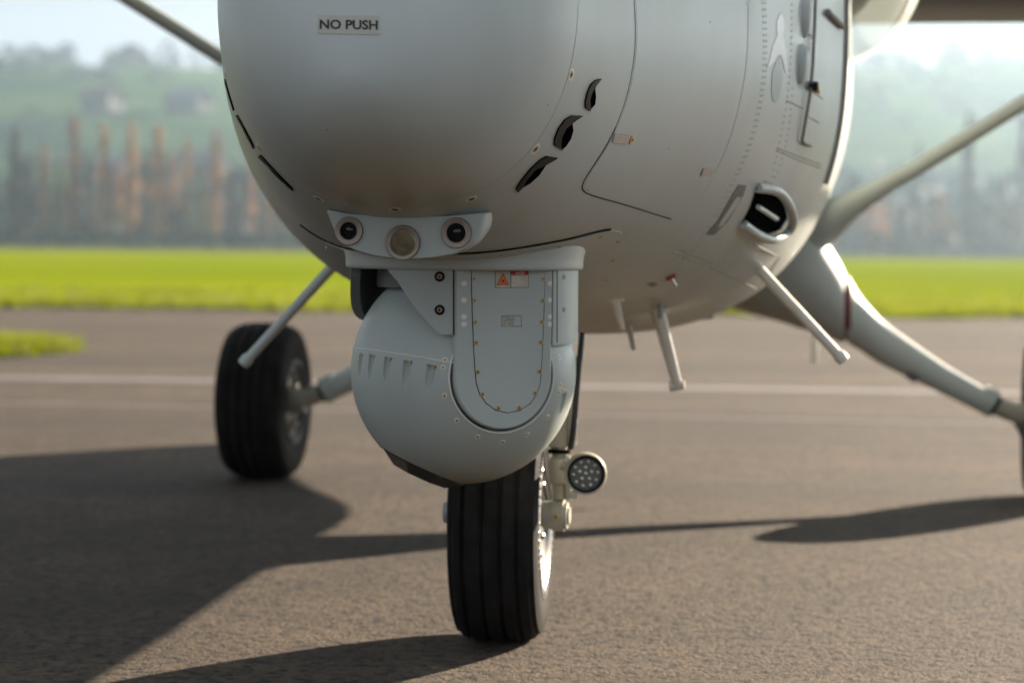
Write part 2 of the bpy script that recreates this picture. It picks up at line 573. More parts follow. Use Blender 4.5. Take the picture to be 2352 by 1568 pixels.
def patch_mesh(name, poly, proj, off, depth=0.002, spacing=10.0, mirror=False):
    """a thin sheet lying on a surface; poly in reference pixels"""
    pts = [Vector((p[0], p[1])) for p in poly]
    dense = []
    for i, a in enumerate(pts):
        b = pts[(i + 1) % len(pts)]
        k = max(1, int((b - a).length / spacing))
        for q in range(k): dense.append(a.lerp(b, q / k))
    nb = len(dense)
    xs = [p.x for p in dense]; ys = [p.y for p in dense]
    inner = []
    y = min(ys) + spacing
    while y < max(ys):
        x = min(xs) + spacing
        while x < max(xs):
            inner.append(Vector((x, y))); x += spacing
        y += spacing
    vv, ee, fc, *_ = delaunay_2d_cdt(dense + inner, [], [list(range(nb))], 1, 1e-4)
    top = []; bot = []
    for p in vv:
        h, n = proj(p.x, p.y)
        if mirror:
            h = Vector((-h.x, h.y, h.z)); n = Vector((-n.x, n.y, n.z))
        top.append(h + n * off); bot.append(h + n * (off - depth))
    n0 = len(top)
    faces = [tuple(q) for q in fc]
    cnt = {}
    for q in faces:
        for i in range(len(q)):
            e = (q[i], q[(i + 1) % len(q)])
            cnt[e] = cnt.get(e, 0) + 1
    skirt = [(b, a, a + n0, b + n0) for (a, b) in cnt if (b, a) not in cnt]
    me = raw(name, top + bot, faces + skirt)
    bm = bmesh.new(); bm.from_mesh(me)
    bmesh.ops.delete(bm, geom=[q for q in bm.verts if not q.link_faces], context='VERTS')
    bmesh.ops.recalc_face_normals(bm, faces=bm.faces)
    # keep normals outwards
    c = CAML
    acc = sum(((q.normal.dot(c - q.calc_center_median())) * q.calc_area()) for q in bm.faces)
    if acc < 0 and not mirror: bmesh.ops.reverse_faces(bm, faces=bm.faces)
    bm.to_mesh(me); bm.free()
    return me

def patch(name, poly, proj, off, m, parent, depth=0.002, spacing=10.0, mirror=False):
    return link(name, patch_mesh(name, poly, proj, off, depth, spacing, mirror), m, parent, angle=40)

def line_on(name, pts, proj, r, off, m, parent, seg=6):
    pts = [Vector((p[0], p[1], 0)) for p in pts]
    dense = []
    for a, b in zip(pts[:-1], pts[1:]):
        k = max(1, int((b - a).length / 8))
        for q in range(k): dense.append(a.lerp(b, q / k))
    dense.append(pts[-1])
    P = []
    for p in dense:
        h, n = proj(p.x, p.y)
        P.append(h + n * off)
    return MB().tube(P, r, seg).build(name, m, parent)

def text_on(name, txt, quad, proj, off, m, parent, bold=0.0):
    """lettering whose bounding box is stretched over a pixel quad (tl, tr, br, bl)"""
    cu = bpy.data.curves.new(name, 'FONT')
    cu.body = txt; cu.size = 1; cu.resolution_u = 4; cu.offset = bold
    ob = bpy.data.objects.new(name, cu); C.objects.link(ob)
    dg = bpy.context.evaluated_depsgraph_get()
    me = bpy.data.meshes.new_from_object(ob.evaluated_get(dg))
    bpy.data.objects.remove(ob); bpy.data.curves.remove(cu)
    xs = [v.co.x for v in me.vertices]; ys = [v.co.y for v in me.vertices]
    x0, x1, y0, y1 = min(xs), max(xs), min(ys), max(ys)
    tl, tr, br, bl = [Vector(q) for q in quad]
    for v in me.vertices:
        u = (v.co.x - x0) / (x1 - x0); w = (v.co.y - y0) / (y1 - y0)
        p = bl.lerp(br, u).lerp(tl.lerp(tr, u), w)
        h, n = proj(p.x, p.y)
        v.co = h + n * off
    me.name = name
    return link(name, me, m, parent, smooth=False)

def align(o, p, n, spin=0.0):
    o.location = p
    q = Vector(n).to_track_quat('Z', 'Y')
    o.rotation_mode = 'QUATERNION'
    from mathutils import Quaternion
    o.rotation_quaternion = q @ Quaternion((0, 0, 1), spin)

def screw_mesh(name, r, m_head, m_ring=None, proud=0.0012):
    """countersunk cross-head screw, optional pale collar"""
    b = MB()
    b.lathe([(-0.002, r), (proud * 0.6, r), (proud, r * 0.82), (proud, r * 0.5), (proud * 0.2, r * 0.36), (proud * 0.2, 0)], (0, 0, 0), (0, 0, 1), 18)
    nf = len(b.f)
    # cross recess bars
    b.box((0, 0, proud * 0.35), (r * 0.9, r * 0.16, proud * 0.9)); b.box((0, 0, proud * 0.35), (r * 0.16, r * 0.9, proud * 0.9))
    nr = len(b.f)
    if m_ring:
        b.lathe([(-0.002, r * 1.75), (proud * 0.5, r * 1.7), (proud * 0.6, r * 1.55), (proud * 0.5, r * 1.02)], (0, 0, 0), (0, 0, 1), 20)
    me = b.mesh(name)
    me.materials.append(m_head); me.materials.append(GAP)
    if m_ring: me.materials.append(m_ring)
    for i, p in enumerate(me.polygons):
        p.material_index = 0 if i < nf else (1 if i < nr else 2)
    me.polygons.foreach_set('use_smooth', [True] * len(me.polygons)); me.set_sharp_from_angle(angle=R(30))
    return me

def put(name, me, p, n, parent, spin=0.0):
    o = bpy.data.objects.new(name, me); C.objects.link(o); o.parent = parent
    align(o, p, n, spin)
    return o

def circle_px(cx, cy, rx, ry, n=24):
    return [(cx + rx * math.cos(2 * math.pi * k / n), cy + ry * math.sin(2 * math.pi * k / n)) for k in range(n)]

# ------------------------------------------------------------------ ground, runway and field
def sheet(name, x0, x1, y0, y1, z, m, nx=1, ny=1):
    v = []; f = []
    for j in range(ny + 1):
        for i in range(nx + 1):
            v.append((x0 + (x1 - x0) * i / nx, y0 + (y1 - y0) * j / ny, z))
    for j in range(ny):
        for i in range(nx):
            a = j * (nx + 1) + i
            f.append((a, a + 1, a + nx + 2, a + nx + 1))
    o = mesh_obj(name, v, f, m, None, False)
    o['kind'] = 'structure'
    return o

XW = 900
sheet('ground', -XW, XW, -420, 1350, -0.012, DULLF)
sheet('tarmac', -160, 160, -200, 35.2, 0.0, ASPHALT)
sheet('airfield_grass', -420, 420, 35.2, 215, 0.02, FIELD, 8, 4)
def skew_line(name, yl, yr, w, m):
    dx = 40
    sl_ = (yr - yl) / 7.2
    yc = (yl + yr) / 2
    v = [(-dx, yc - sl_ * dx - w / 2, 0.004), (dx, yc + sl_ * dx - w / 2, 0.004), (dx, yc + sl_ * dx + w / 2, 0.004), (-dx, yc - sl_ * dx + w / 2, 0.004)]
    o = mesh_obj(name, v, [(0, 1, 2, 3)], m, None, False); o['kind'] = 'structure'
skew_line('painted_line', 17.35, 16.75, 0.42, LINE)
skew_line('tarmac_joint', 15.1, 14.0, 0.05, SEAM)
skew_line('painted_line', 14.75, 13.65, 0.13, LINE)
skew_line('tarmac_joint', 26.5, 26.2, 0.10, SEAM)

# grass island at the left: low mound of blades
def blades(name, n, fx, fy, h, m, w=0.012):
    v = []; f = []
    for i in range(n):
        x, y = fx(), fy()
        if callable(y): y = y(x)
        a = random.uniform(0, math.pi); hh = h * random.uniform(0.5, 1.2)
        ww = w * random.uniform(0.7, 1.4)
        lx, ly = random.gauss(0, hh * 0.4), random.gauss(0, hh * 0.4)
        k = len(v)
        v += [(x - math.cos(a) * ww, y - math.sin(a) * ww, 0), (x + math.cos(a) * ww, y + math.sin(a) * ww, 0), (x + lx, y + ly, hh)]
        f.append((k, k + 1, k + 2))
    o = mesh_obj(name, v, f, m, None, False)
    o['kind'] = 'stuff'
    return o
isl = []
for k in range(40):
    t = math.pi * k / 39 - math.pi / 2
    isl.append((-4.20 - 1.2 + 1.5 * math.cos(t) * (1 + 0.05 * math.sin(5 * t)), 21.6 + 2.0 * math.sin(t), 0.012))
isl += [(-14, 23.6, 0.012), (-14, 19.3, 0.012)]
o = mesh_obj('grass_island', isl, [tuple(range(len(isl)))], FIELD, None, False); o['kind'] = 'structure'
def isl_pt():
    while True:
        x = random.uniform(-9.5, -3.9); y = random.uniform(19.5, 23.7)
        if x < -5.4 or ((x + 5.4) / 1.5) ** 2 + ((y - 21.6) / 2.0) ** 2 < 1.0:
            return x, y
_q = []
def _fx():
    _q.append(isl_pt()); return _q[-1][0]
blades('grass', 14000, _fx, lambda: _q[-1][1], 0.13, GRASS, 0.014)
blades('grass', 26000, lambda: random.uniform(-11, 11), lambda: lambda x: 35.0 + abs(random.gauss(0, 5)) + 0.35 * math.sin(x * 0.9) + 0.25 * math.sin(x * 2.7 + 1) - 0.3, 0.16, GRASS, 0.03)

# ------------------------------------------------------------------ hills
def hnoise(x, y):
    return (math.sin(x * 0.011 + 1.3) * math.cos(y * 0.009 + 0.4) + 0.5 * math.sin(x * 0.027 + y * 0.013 + 2.0)
            + 0.25 * math.sin(x * 0.061 - y * 0.047))
def hill_h(x, y):
    t = min(1, max(0, (y - 440) / 620))
    t = t * t * (3 - 2 * t) * 0.75 + t * 0.25
    hmax = 77 + 5 * math.sin(x * 0.012 + 0.5) + 3 * math.sin(x * 0.031)
    return hmax * t + 3.5 * hnoise(x, y) * min(1, t * 4)
v = []; f = []
nx, ny = 90, 60
for j in range(ny + 1):
    for i in range(nx + 1):
        x = -620 + 1240 * i / nx; y = 440 + 880 * j / ny
        v.append((x, y, hill_h(x, y) - 0.05))
for j in range(ny):
    for i in range(nx):
        a = j * (nx + 1) + i
        f.append((a, a + 1, a + nx + 2, a + nx + 1))
HILL = grass_mat('hillside_meadow', (0.022, 0.050, 0.028), (0.060, 0.105, 0.030), (0.010, 0.016, 0.02), 1.0)
o = mesh_obj('hillside', v, f, HILL); o['kind'] = 'structure'

# ------------------------------------------------------------------ trees
def crown_mesh(name, n, prof, leaf, seed):
    """unit crown: leaf-clump faces spread through the volume (height 1, half width 1)"""
    r_ = random.Random(seed)
    v = []; f = []
    for i in range(n):
        z = r_.random()
        rad = prof(z) * math.sqrt(r_.random()) * (0.85 + 0.3 * math.sin(z * 23 + seed))
        a = r_.uniform(0, 2 * math.pi)
        c = Vector((rad * math.cos(a), rad * math.sin(a), z))
        d1 = Vector((r_.gauss(0, 1), r_.gauss(0, 1), r_.gauss(0, 1))).normalized()
        d2 = d1.cross(Vector((r_.gauss(0, 1), r_.gauss(0, 1), r_.gauss(0, 1)))).normalized()
        s = leaf * r_.uniform(0.6, 1.4)
        k = len(v)
        for p, q in ((-1, -0.6), (1, -0.5), (0.7, 0.8), (-0.6, 0.7)):
            w = d1 * p * s + d2 * q * s
            v.append((c.x + w.x, c.y + w.y, c.z + w.z * 0.1))
        f.append((k, k + 1, k + 2, k + 3))
    return raw(name, v, f)
pop_prof = lambda z: min(1, z * 7 + 0.1) * (1 - z ** 3.2) ** 0.7
bus_prof = lambda z: math.sqrt(max(0, 1 - (2 * z - 0.85) ** 2 / 1.35))
OR1 = leaf_mat('autumn_orange_leaves', (0.40, 0.20, 0.062)); OR2 = leaf_mat('rusty_brown_leaves', (0.30, 0.135, 0.050))
BR = leaf_mat('bare_brown_twigs', (0.07, 0.055, 0.045)); GR = leaf_mat('dark_green_leaves', (0.018, 0.028, 0.018))
GRC = leaf_mat('pale_copse_leaves', (0.050, 0.080, 0.062))
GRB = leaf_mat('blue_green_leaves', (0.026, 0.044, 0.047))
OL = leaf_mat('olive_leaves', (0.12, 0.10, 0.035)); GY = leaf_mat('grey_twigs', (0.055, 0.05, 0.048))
BARK = mat('bark', (0.09, 0.075, 0.06), 0.9, 0, 0.3, 3)
TRUNKM = MB().tube([(0, 0, -0.02), (0.006, 0, 0.3), (-0.004, 0.004, 0.62), (0, 0, 0.93)], [0.02, 0.016, 0.010, 0.003], 7).mesh('trunk')
TRUNKM.materials.append(BARK)
CR = {}
def tree(name, label, cat, group, x, y, h, w, m, kind='pop', seed=0):
    key = (kind, seed % 4, m.name)
    if key not in CR:
        me = crown_mesh('crown', 620 if kind == 'pop' else 420, pop_prof if kind == 'pop' else bus_prof, 0.26 if kind == 'pop' else 0.2, seed % 4 + (10 if kind == 'pop' else 0))
        me.materials.append(m); CR[key] = me
    t = empty(name, (x, y, hill_h(x, y) if y > 440 else 0), random.uniform(0, 6))
    tag(t, label, cat, group)
    c = bpy.data.objects.new('crown', CR[key]); C.objects.link(c); c.parent = t
    z0 = 0.05 if kind == 'pop' else 0.12
    c.location = (0, 0, h * z0); c.scale = (w, w, h * (1 - z0))
    k = bpy.data.objects.new('trunk', TRUNKM); C.objects.link(k); k.parent = t
    k.scale = (h, h, h * 0.9)
    return t
def at_far(px, d): return (px - 1176) / F_PX * d
def hz(px): return 560 + (px - 1176) * ROLL
ordn = ['first', 'second', 'third', 'fourth', 'fifth', 'sixth', 'seventh', 'eighth', 'ninth', 'tenth', 'eleventh']
lp = [(32, 300, 36, BR, 'grey brown'), (98, 335, 24, OR2, 'short rust brown'), (168, 268, 32, OR2, 'tall rust brown'), (236, 288, 28, OR1, 'orange'),
      (300, 285, 32, OR1, 'orange'), (360, 290, 36, OR1, 'broad orange'), (426, 318, 22, OR1, 'thin orange'), (492, 300, 28, OR2, 'brown'), (612, 430, 20, OR2, 'low brown')]
for i, (px, yt, wpx, m, cn) in enumerate(lp):
    d = 400 + 4 * math.sin(i * 2.1)
    tree('poplar_tree', f'{cn} columnar poplar, {ordn[i]} from the left in the row left of the nose', 'tree', 'poplars left of the aircraft nose',
         at_far(px, d), d, 1 + (hz(px) - yt) / F_PX * d, wpx / 2 / F_PX * d * 1.15, m, 'pop', i)
for i, (px, yt, wpx, m, cn) in enumerate([(66, 352, 26, BR, 'grey brown'), (134, 372, 24, OL, 'dull ochre'), (203, 350, 24, BR, 'grey brown'), (268, 366, 22, OR2, 'rusty'), (331, 345, 24, BR, 'grey brown'),
                                          (394, 352, 24, OR2, 'rusty'), (459, 372, 24, OL, 'dull ochre'), (530, 385, 26, BR, 'grey brown'), (572, 372, 22, OR2, 'rusty')]):
    d = 409 + 3 * math.sin(i * 1.4)
    tree('poplar_tree', f'{cn} shorter poplar, {ordn[i]} from the left, behind the tall row', 'tree', 'shorter poplars behind the row left of the nose',
         at_far(px, d), d, 1 + (hz(px) - yt) / F_PX * d, wpx / 2 / F_PX * d * 1.2, m, 'pop', i + 1)
rp = [(1962, 395, 26, GY, 'grey'), (2030, 420, 18, OR2, 'low brownish'), (2104, 330, 22, GY, 'slim grey'), (2218, 262, 30, GY, 'tall grey'), (2300, 400, 24, BR, 'low brown'), (2344, 235, 26, GY, 'tall dark')]
for i, (px, yt, wpx, m, cn) in enumerate(rp):
    d = 395 + 5 * math.sin(i * 1.7)
    tree('poplar_tree', f'{cn} hazy poplar, {ordn[i]} from the left in the row right of the fuselage', 'tree', 'poplars right of the fuselage',
         at_far(px, d), d, 1 + (hz(px) - yt) / F_PX * d, wpx / 2 / F_PX * d * 1.1, m, 'pop', i + 2)
bl = [(62, 430, 60, BR, 'brown'), (128, 415, 50, OL, 'olive'), (205, 455, 60, BR, 'bare brown'), (265, 470, 60, OL, 'olive'), (330, 455, 50, GY, 'grey'),
      (405, 478, 80, GR, 'dark green'), (470, 440, 40, OL, 'yellowish'), (545, 455, 60, GY, 'grey'), (640, 470, 60, OL, 'olive'), (690, 480, 50, BR, 'brown')]
for i, (px, yt, wpx, m, cn) in enumerate(bl):
    d = 388 + 6 * math.sin(i * 1.3)
    tree('bushy_tree', f'{cn} round bushy tree, {ordn[i]} from the left among the bushes below the left poplars', 'tree', 'bushes below the left poplars',
         at_far(px, d), d, 1 + (hz(px) - yt) / F_PX * d, wpx / 2 / F_PX * d, m, 'bush', i)
br_ = [(1935, 470, 60, GY, 'grey'), (2000, 462, 60, OR2, 'russet'), (2070, 470, 60, BR, 'brown'), (2150, 448, 70, OR2, 'russet'), (2185, 490, 50, OL, 'olive'), (2265, 455, 70, GY, 'grey'), (2325, 470, 60, BR, 'brown')]
for i, (px, yt, wpx, m, cn) in enumerate(br_):
    d = 385 + 6 * math.sin(i * 1.9)
    tree('bushy_tree', f'hazy {cn} bushy tree, {ordn[i]} from the left among the bushes right of the fuselage', 'tree', 'bushes right of the fuselage',
         at_far(px, d), d, 1 + (hz(px) - yt) / F_PX * d, wpx / 2 / F_PX * d, m, 'bush', i + 1)

def wood(name, label, cells, m, seed):
    r_ = random.Random(seed); v = []; f = []
    for (x, y, h, w, n) in cells:
        z0 = hill_h(x, y) if y > 440 else 0
        for i in range(n):
            z = r_.random(); rad = w * math.sqrt(r_.random()) * bus_prof(z); a = r_.uniform(0, 6.283)
            c = Vector((x + rad * math.cos(a), y + rad * math.sin(a), z0 + h * (0.05 + 0.95 * z)))
            d1 = Vector((r_.gauss(0, 1), r_.gauss(0, 1), r_.gauss(0, 1))).normalized()
            d2 = d1.orthogonal().normalized(); s = 0.16 * w + 0.25
            k = len(v)
            v += [c - d1 * s - d2 * s * 0.7, c + d1 * s - d2 * s * 0.6, c + d1 * s * 0.7 + d2 * s * 0.8, c - d1 * s * 0.6 + d2 * s * 0.7]
            f.append((k, k + 1, k + 2, k + 3))
    o = mesh_obj(name, v, f, m, None, False)
    o['kind'] = 'stuff'; o['label'] = label
    return o
r_ = random.Random(3)
wood('far_wood', 'blue grey wood at the foot of the hill behind the poplars',
     [(r_.uniform(-110, 110), r_.uniform(425, 500), r_.uniform(8, 15), r_.uniform(3, 6), 60) for _ in range(150)], GRB, 5)
wood('hedge', 'dark hedge along the far edge of the airfield',
     [(x, 372 + r_.uniform(-2, 2), r_.uniform(1.8, 3.4), 2.4, 26) for x in np.arange(-100, 100, 2.4)], GR, 6)
cells = []
for _ in range(130):
    x = r_.uniform(-250, 250); cells.append((x, 1060 + r_.uniform(-25, 25), r_.uniform(6, 13) * (1.0 if x < 0 else 0.9), r_.uniform(4, 8), 40))
wood('ridge_wood', 'bare trees along the crest of the hill against the sky', cells, GY, 8)
cells = []
for cx, cy, n, sp in ((-60, 800, 14, 55), (-150, 700, 12, 45), (-105, 620, 12, 20), (140, 780, 24, 40), (190, 660, 20, 30), (110, 600, 14, 20), (-190, 900, 24, 50), (30, 700, 20, 40), (150, 930, 22, 60)):
    for _ in range(n): cells.append((cx + r_.gauss(0, sp), max(450, cy + r_.gauss(0, sp * 0.25)), r_.uniform(3, 7), r_.uniform(3, 6), 30))
wood('hillside_copses', 'scattered dark copses and hedges across the hillside meadows', cells, GRC, 9)

# houses on the slope
ROOF = mat('red_brown_roof', (0.07, 0.045, 0.04), 0.8, 0, 0.2, 0.5); ROOFB = mat('slate_roof', (0.05, 0.07, 0.10), 0.6, 0, 0.2, 0.5)
WALL = mat('house_render', (0.12, 0.115, 0.11), 0.8); WIN = mat('window_dark', (0.05, 0.06, 0.07), 0.2)
def house(label, px, d, w, dp, h, rz, roofm):
    x = at_far(px, d)
    t = empty('farmhouse', (x, d, hill_h(x, d) - 0.6), rz); tag(t, label, 'house', 'houses on the hillside')
    MB().box((0, 0, h / 2), (w, dp, h)).build('wall', WALL, t, False)
    b = MB()
    rh = dp * 0.42; e = 0.5
    for s in (-1, 1):
        A = [(-w / 2 - e, s * (dp / 2 + e), h - 0.15), (w / 2 + e, s * (dp / 2 + e), h - 0.15), (w / 2 + e, 0, h + rh), (-w / 2 - e, 0, h + rh)]
        b.prism(A, (0, 0, 0.25))
    b.build('roof', roofm, t, False)
    for s in (-1, 1):
        g = MB()
        g.prism([(s * w / 2, -dp / 2, h + 0.003), (s * w / 2, dp / 2, h + 0.003), (s * w / 2, 0, h + rh)], (-s * 0.3, 0, 0))
        g.build('gable', WALL, t, False)
    MB().box((w * 0.2, 0.6, h + rh), (0.8, 0.8, 2.2)).build('chimney', WALL, t, False)
    for k in range(max(2, int(w / 3.5))):
        for fl in range(2):
            wx = -w / 2 + (k + 0.7) * w / max(2, int(w / 3.5)) - 0.2
            MB().box((wx, -dp / 2 - 0.02, 1.5 + fl * 2.7), (1.1, 0.12, 1.4)).build('window', WIN, t, False)
house('pale farmhouse high on the left hillside', 232, 760, 11, 8, 5, R(-30), ROOF)
house('house with wide slate blue roof on the left hillside near the nose', 430, 770, 14, 8, 4.5, R(-34), ROOFB)
house('small white house low on the left hillside between the poplars', 268, 600, 8, 6, 4.4, R(-30), ROOFB)
house('cream house just above the orange poplars beside the nose', 470, 610, 9, 6.5, 4.6, R(-36), ROOF)

# ------------------------------------------------------------------ fuselage details
SC_NOSE = screw_mesh('screw', 0.0075, BROWNSC, RING)
for (x, y) in ((1312, 172), (1230, 343), (1083, 457), (907, 481), (732, 457)):
    h, n = body(x, y)
    put('screw', SC_NOSE, h, n, nose_cap, 0.4)
for (x, y) in ((1312, 172), (1230, 343)):
    h, n = body(x, y)
    put('screw', SC_NOSE, Vector((-h.x, h.y, h.z)), Vector((-n.x, n.y, n.z)), nose_cap, 0.9)

# NO PUSH placard
patch('placard', [(729, 35), (872, 37), (873, 80), (730, 78)], body, 0.0012, TAPE, nose_cap)
text_on('lettering', 'NO PUSH', [(735, 45.5), (868, 47.5), (868, 69.5), (735, 67.5)], body, 0.0018, INK, nose_cap, 0.03)

# black cooling slots: dark opening with a curved lip, three each side
slots = [
    ([(1379, 181), (1366, 184), (1355, 194), (1347, 212), (1342, 234), (1343, 248), (1353, 255), (1357, 250), (1366, 240), (1368, 222), (1366, 206), (1368, 197)],
     [(1379, 181), (1366, 184), (1355, 194), (1347, 212), (1342, 234), (1343, 248), (1353, 255), (1354, 245), (1352, 230), (1357, 212), (1364, 200)]),
    ([(1336, 266), (1312, 265), (1296, 274), (1281, 294), (1272, 318), (1272, 334), (1290, 344), (1300, 335), (1311, 318), (1316, 300), (1314, 284)],
     [(1336, 266), (1312, 265), (1296, 274), (1281, 294), (1272, 318), (1272, 334), (1290, 344), (1286, 332), (1288, 314), (1298, 294), (1314, 280)]),
    ([(1279, 362), (1254, 358), (1238, 367), (1216, 388), (1194, 416), (1184, 433), (1187, 440), (1201, 430), (1218, 420), (1238, 402), (1254, 378)],
     [(1279, 362), (1254, 358), (1238, 367), (1216, 388), (1194, 416), (1184, 433), (1187, 440), (1200, 428), (1206, 414), (1228, 388), (1256, 375)]),
]
for hole, lip in slots:
    for mir in (False, True):
        patch('cooling_slot', hole, body, 0.0015, BLACK, fuselage, 0.004, 6, mir)
        patch('slot_lip', lip, body, 0.0038, BLACKPL, fuselage, 0.008, 6, mir)

# access panel behind the nose: raised sheet and its dark joint
ap = [(1448, -60), (1456, 0), (1459, 90), (1452, 160), (1440, 218), (1421, 275), (1395, 330), (1362, 382), (1347, 405), (1340, 418), (1337, 431), (1341, 439), (1352, 446), (1380, 455), (1420, 466), (1470, 481), (1520, 497), (1541, 503)]
apc = [(p.x, p.y) for p in catmull([(a, b, 0) for a, b in ap], 3)]
line_on('panel_gap', [q for q in apc if q[1] <= 300], body, 0.0008, 0.0005, GREYPRINT, fuselage)
line_on('panel_gap', [q for q in apc if q[1] > 285], body, 0.0012, 0.0004, GAP, fuselage)
panel_poly = [(a + 4.0, b - 2.0 if b > 436 else b) for a, b in apc] + [(1600, 470), (1640, 400), (1672, 300), (1690, 200), (1700, 90), (1700, -60)]
patch('access_panel', panel_poly, body, 0.0007, PAINT, fuselage, 0.003, 16)
patch('tape_patch', [(1410, 306), (1446, 310), (1439, 330), (1404, 326)], body, 0.0036, PINKTAPE, fuselage, 0.001)
SC_B = screw_mesh('screw', 0.0095, BRASS, None)
h, n = body(1449, 321); put('screw', SC_B, h + n * 0.003, n, fuselage)
patch('tape_patch', [(1614, 386), (1638, 387), (1631, 405), (1608, 403)], body, 0.0036, PINKTAPE, fuselage, 0.001)
patch('static_plate', [(1696, 424), (1713, 425), (1707, 447), (1671, 508), (1640, 539), (1621, 538), (1648, 507), (1682, 446)], body, 0.0016, GREYMARK, fuselage, 0.002, 8)
patch('static_plate', [(1691, 452), (1700, 453), (1692, 470), (1660, 515), (1647, 522), (1654, 507)], body, 0.0026, PAINT_PLAIN, fuselage, 0.002, 8)

# rivet rows and skin laps
def rivets(name, lines, r=0.0034):
    b = MB()
    for pts, step in lines:
        P = [Vector((x, y, 0)) for x, y in pts]
        C_ = catmull(P, 30)
        acc = 0
        for a, c in zip(C_[:-1], C_[1:]):
            acc += (c - a).length
            if acc >= step:
                acc = 0
                h, n = body(c.x, c.y)
                b.lathe([(-0.001, r), (0.0014, r * 0.75), (0.002, 0)], h, n, 7)
    o = b.build(name, PAINT_PLAIN, fuselage); o['kind'] = 'stuff'
rivets('rivets', [
    ([(1751, -20), (1753, 60), (1754, 120), (1750, 190), (1738, 260), (1720, 330), (1690, 400), (1650, 480), (1600, 560), (1545, 620)], 13),
    ([(1757, -20), (1759, 60), (1760, 120), (1756, 190), (1744, 260), (1726, 330), (1696, 400), (1656, 480), (1606, 560), (1551, 620)], 13),
    ([(1818, -20), (1818, 60), (1815, 150), (1806, 240), (1790, 330), (1770, 420)], 14),
    ([(1822, 190), (1812, 290), (1795, 370), (1770, 430)], 13),
    ([(1590, 570), (1660, 600), (1740, 625)], 12),
    ([(1545, 585), (1590, 600), (1650, 620), (1720, 655)], 12),
])
for pts in ([(1718, -40), (1716, 120), (1700, 230), (1672, 330), (1640, 400), (1600, 470)],
            ):
    cc = [(p.x, p.y) for p in catmull([(a, b, 0) for a, b in pts], 4)]
    line_on('skin_lap', cc, body, 0.0008, 0.0002, PAINT_PLAIN, fuselage)
for pts in ([(1806, 232), (1820, 238), (1845, 250)], [(1850, 200), (1890, 228)], [(1785, 340), (1830, 358), (1885, 378)], [(1783, 346), (1830, 366), (1884, 386)],
            [(1545, 578), (1600, 600), (1650, 622), (1740, 664)], [(1842, 70), (1866, 84)], [(1856, 268), (1880, 282)],
            [(1740, 664), (1752, 650), (1790, 590)], [(1560, 572), (1640, 604)], [(1730, 560), (1780, 585)]):
    line_on('skin_seam', pts, body, 0.0016, 0.0, GREYPRINT, fuselage)

# markings on the cockpit side
patch('emblem', [(1793, 28), (1796, 36), (1799, 44), (1801, 55), (1801, 66), (1799, 75), (1797, 84), (1801, 95), (1806, 130), (1808, 168), (1803, 168), (1797, 142), (1792, 126), (1786, 128), (1781, 140), (1762, 156), (1768, 132), (1775, 105), (1782, 88), (1785, 80), (1783, 68), (1783, 52), (1786, 42), (1790, 34)],
      body, 0.0014, EMBW, fuselage, 0.002, 6)
patch('emblem', [(1790, 129), (1797, 150), (1795, 190), (1789, 222), (1781, 236), (1774, 232), (1771, 210), (1773, 170), (1781, 142)], body, 0.0012, SLATE, fuselage, 0.002, 6)
for cx, cy, ry in ((1848, 32, 38), (1840, 138, 34)):
    h, n = body(cx, cy)
    b = MB()
    up_ = (Vector((0, 0, 1)) - n * n.z).normalized(); sd_ = n.cross(up_)
    vv = []; q = 18
    rows = 9
    for j in range(rows):
        t = j / (rows - 1)
        for k in range(q):
            a = 2 * math.pi * k / q
            rr = math.cos(t * math.pi / 2)
            yy = math.sin(a) * 0.042 * rr
            if yy < 0: yy *= 1.5
            vv.append(h + sd_ * (math.cos(a) * 0.030 * rr) + up_ * yy + n * (0.020 * math.sin(t * math.pi / 2) - 0.002))
    fc = [(j * q + k, j * q + (k + 1) % q, (j + 1) * q + (k + 1) % q, (j + 1) * q + k) for j in range(rows - 1) for k in range(q)]
    b.add(vv, fc)
    b.build('teardrop_bulge', PAINT_PLAIN, fuselage)
# door rod with latch, and a short handle
rod = [(1867, -30), (1864, 60), (1860, 150), (1853, 220), (1843, 280), (1836, 318), (1837, 325), (1848, 332), (1855, 334)]
line_on('door_rod', rod, body, 0.0042, 0.008, GREYPRINT, fuselage, 8)
h, n = body(1860, 197)
b = MB(); b.lathe([(0, 0.012), (0.02, 0.012), (0.022, 0.009), (0.022, 0)], h, n, 14); b.box(h + n * 0.012, (0.02, 0.07, 0.012), None, 0.002)
b.build('latch', BLACKPL, fuselage)
h, n = body(1868, 205); MB().lathe([(0, 0.010), (0.018, 0.010), (0.02, 0)], h, n, 12).build('latch_knob', BRASS, fuselage)
line_on('grab_handle', [(1894, 28), (1928, 62)], body, 0.009, 0.008, GREYPRINT, fuselage, 8)

# raised frame of the cockpit door
P = []
for k in range(30):
    z = 1.18 + 1.05 * k / 29
    h, n, i_, d_ = BVH.ray_cast(Vector((3, 0.92 + 0.10 * (z - 1.18), z)), Vector((-1, 0, 0)))
    P.append(h + n * 0.006)
MB().tube(P, 0.019, 10, True, 0.55, (1, 0, 0)).build('door_frame', GREYPRINT, fuselage)

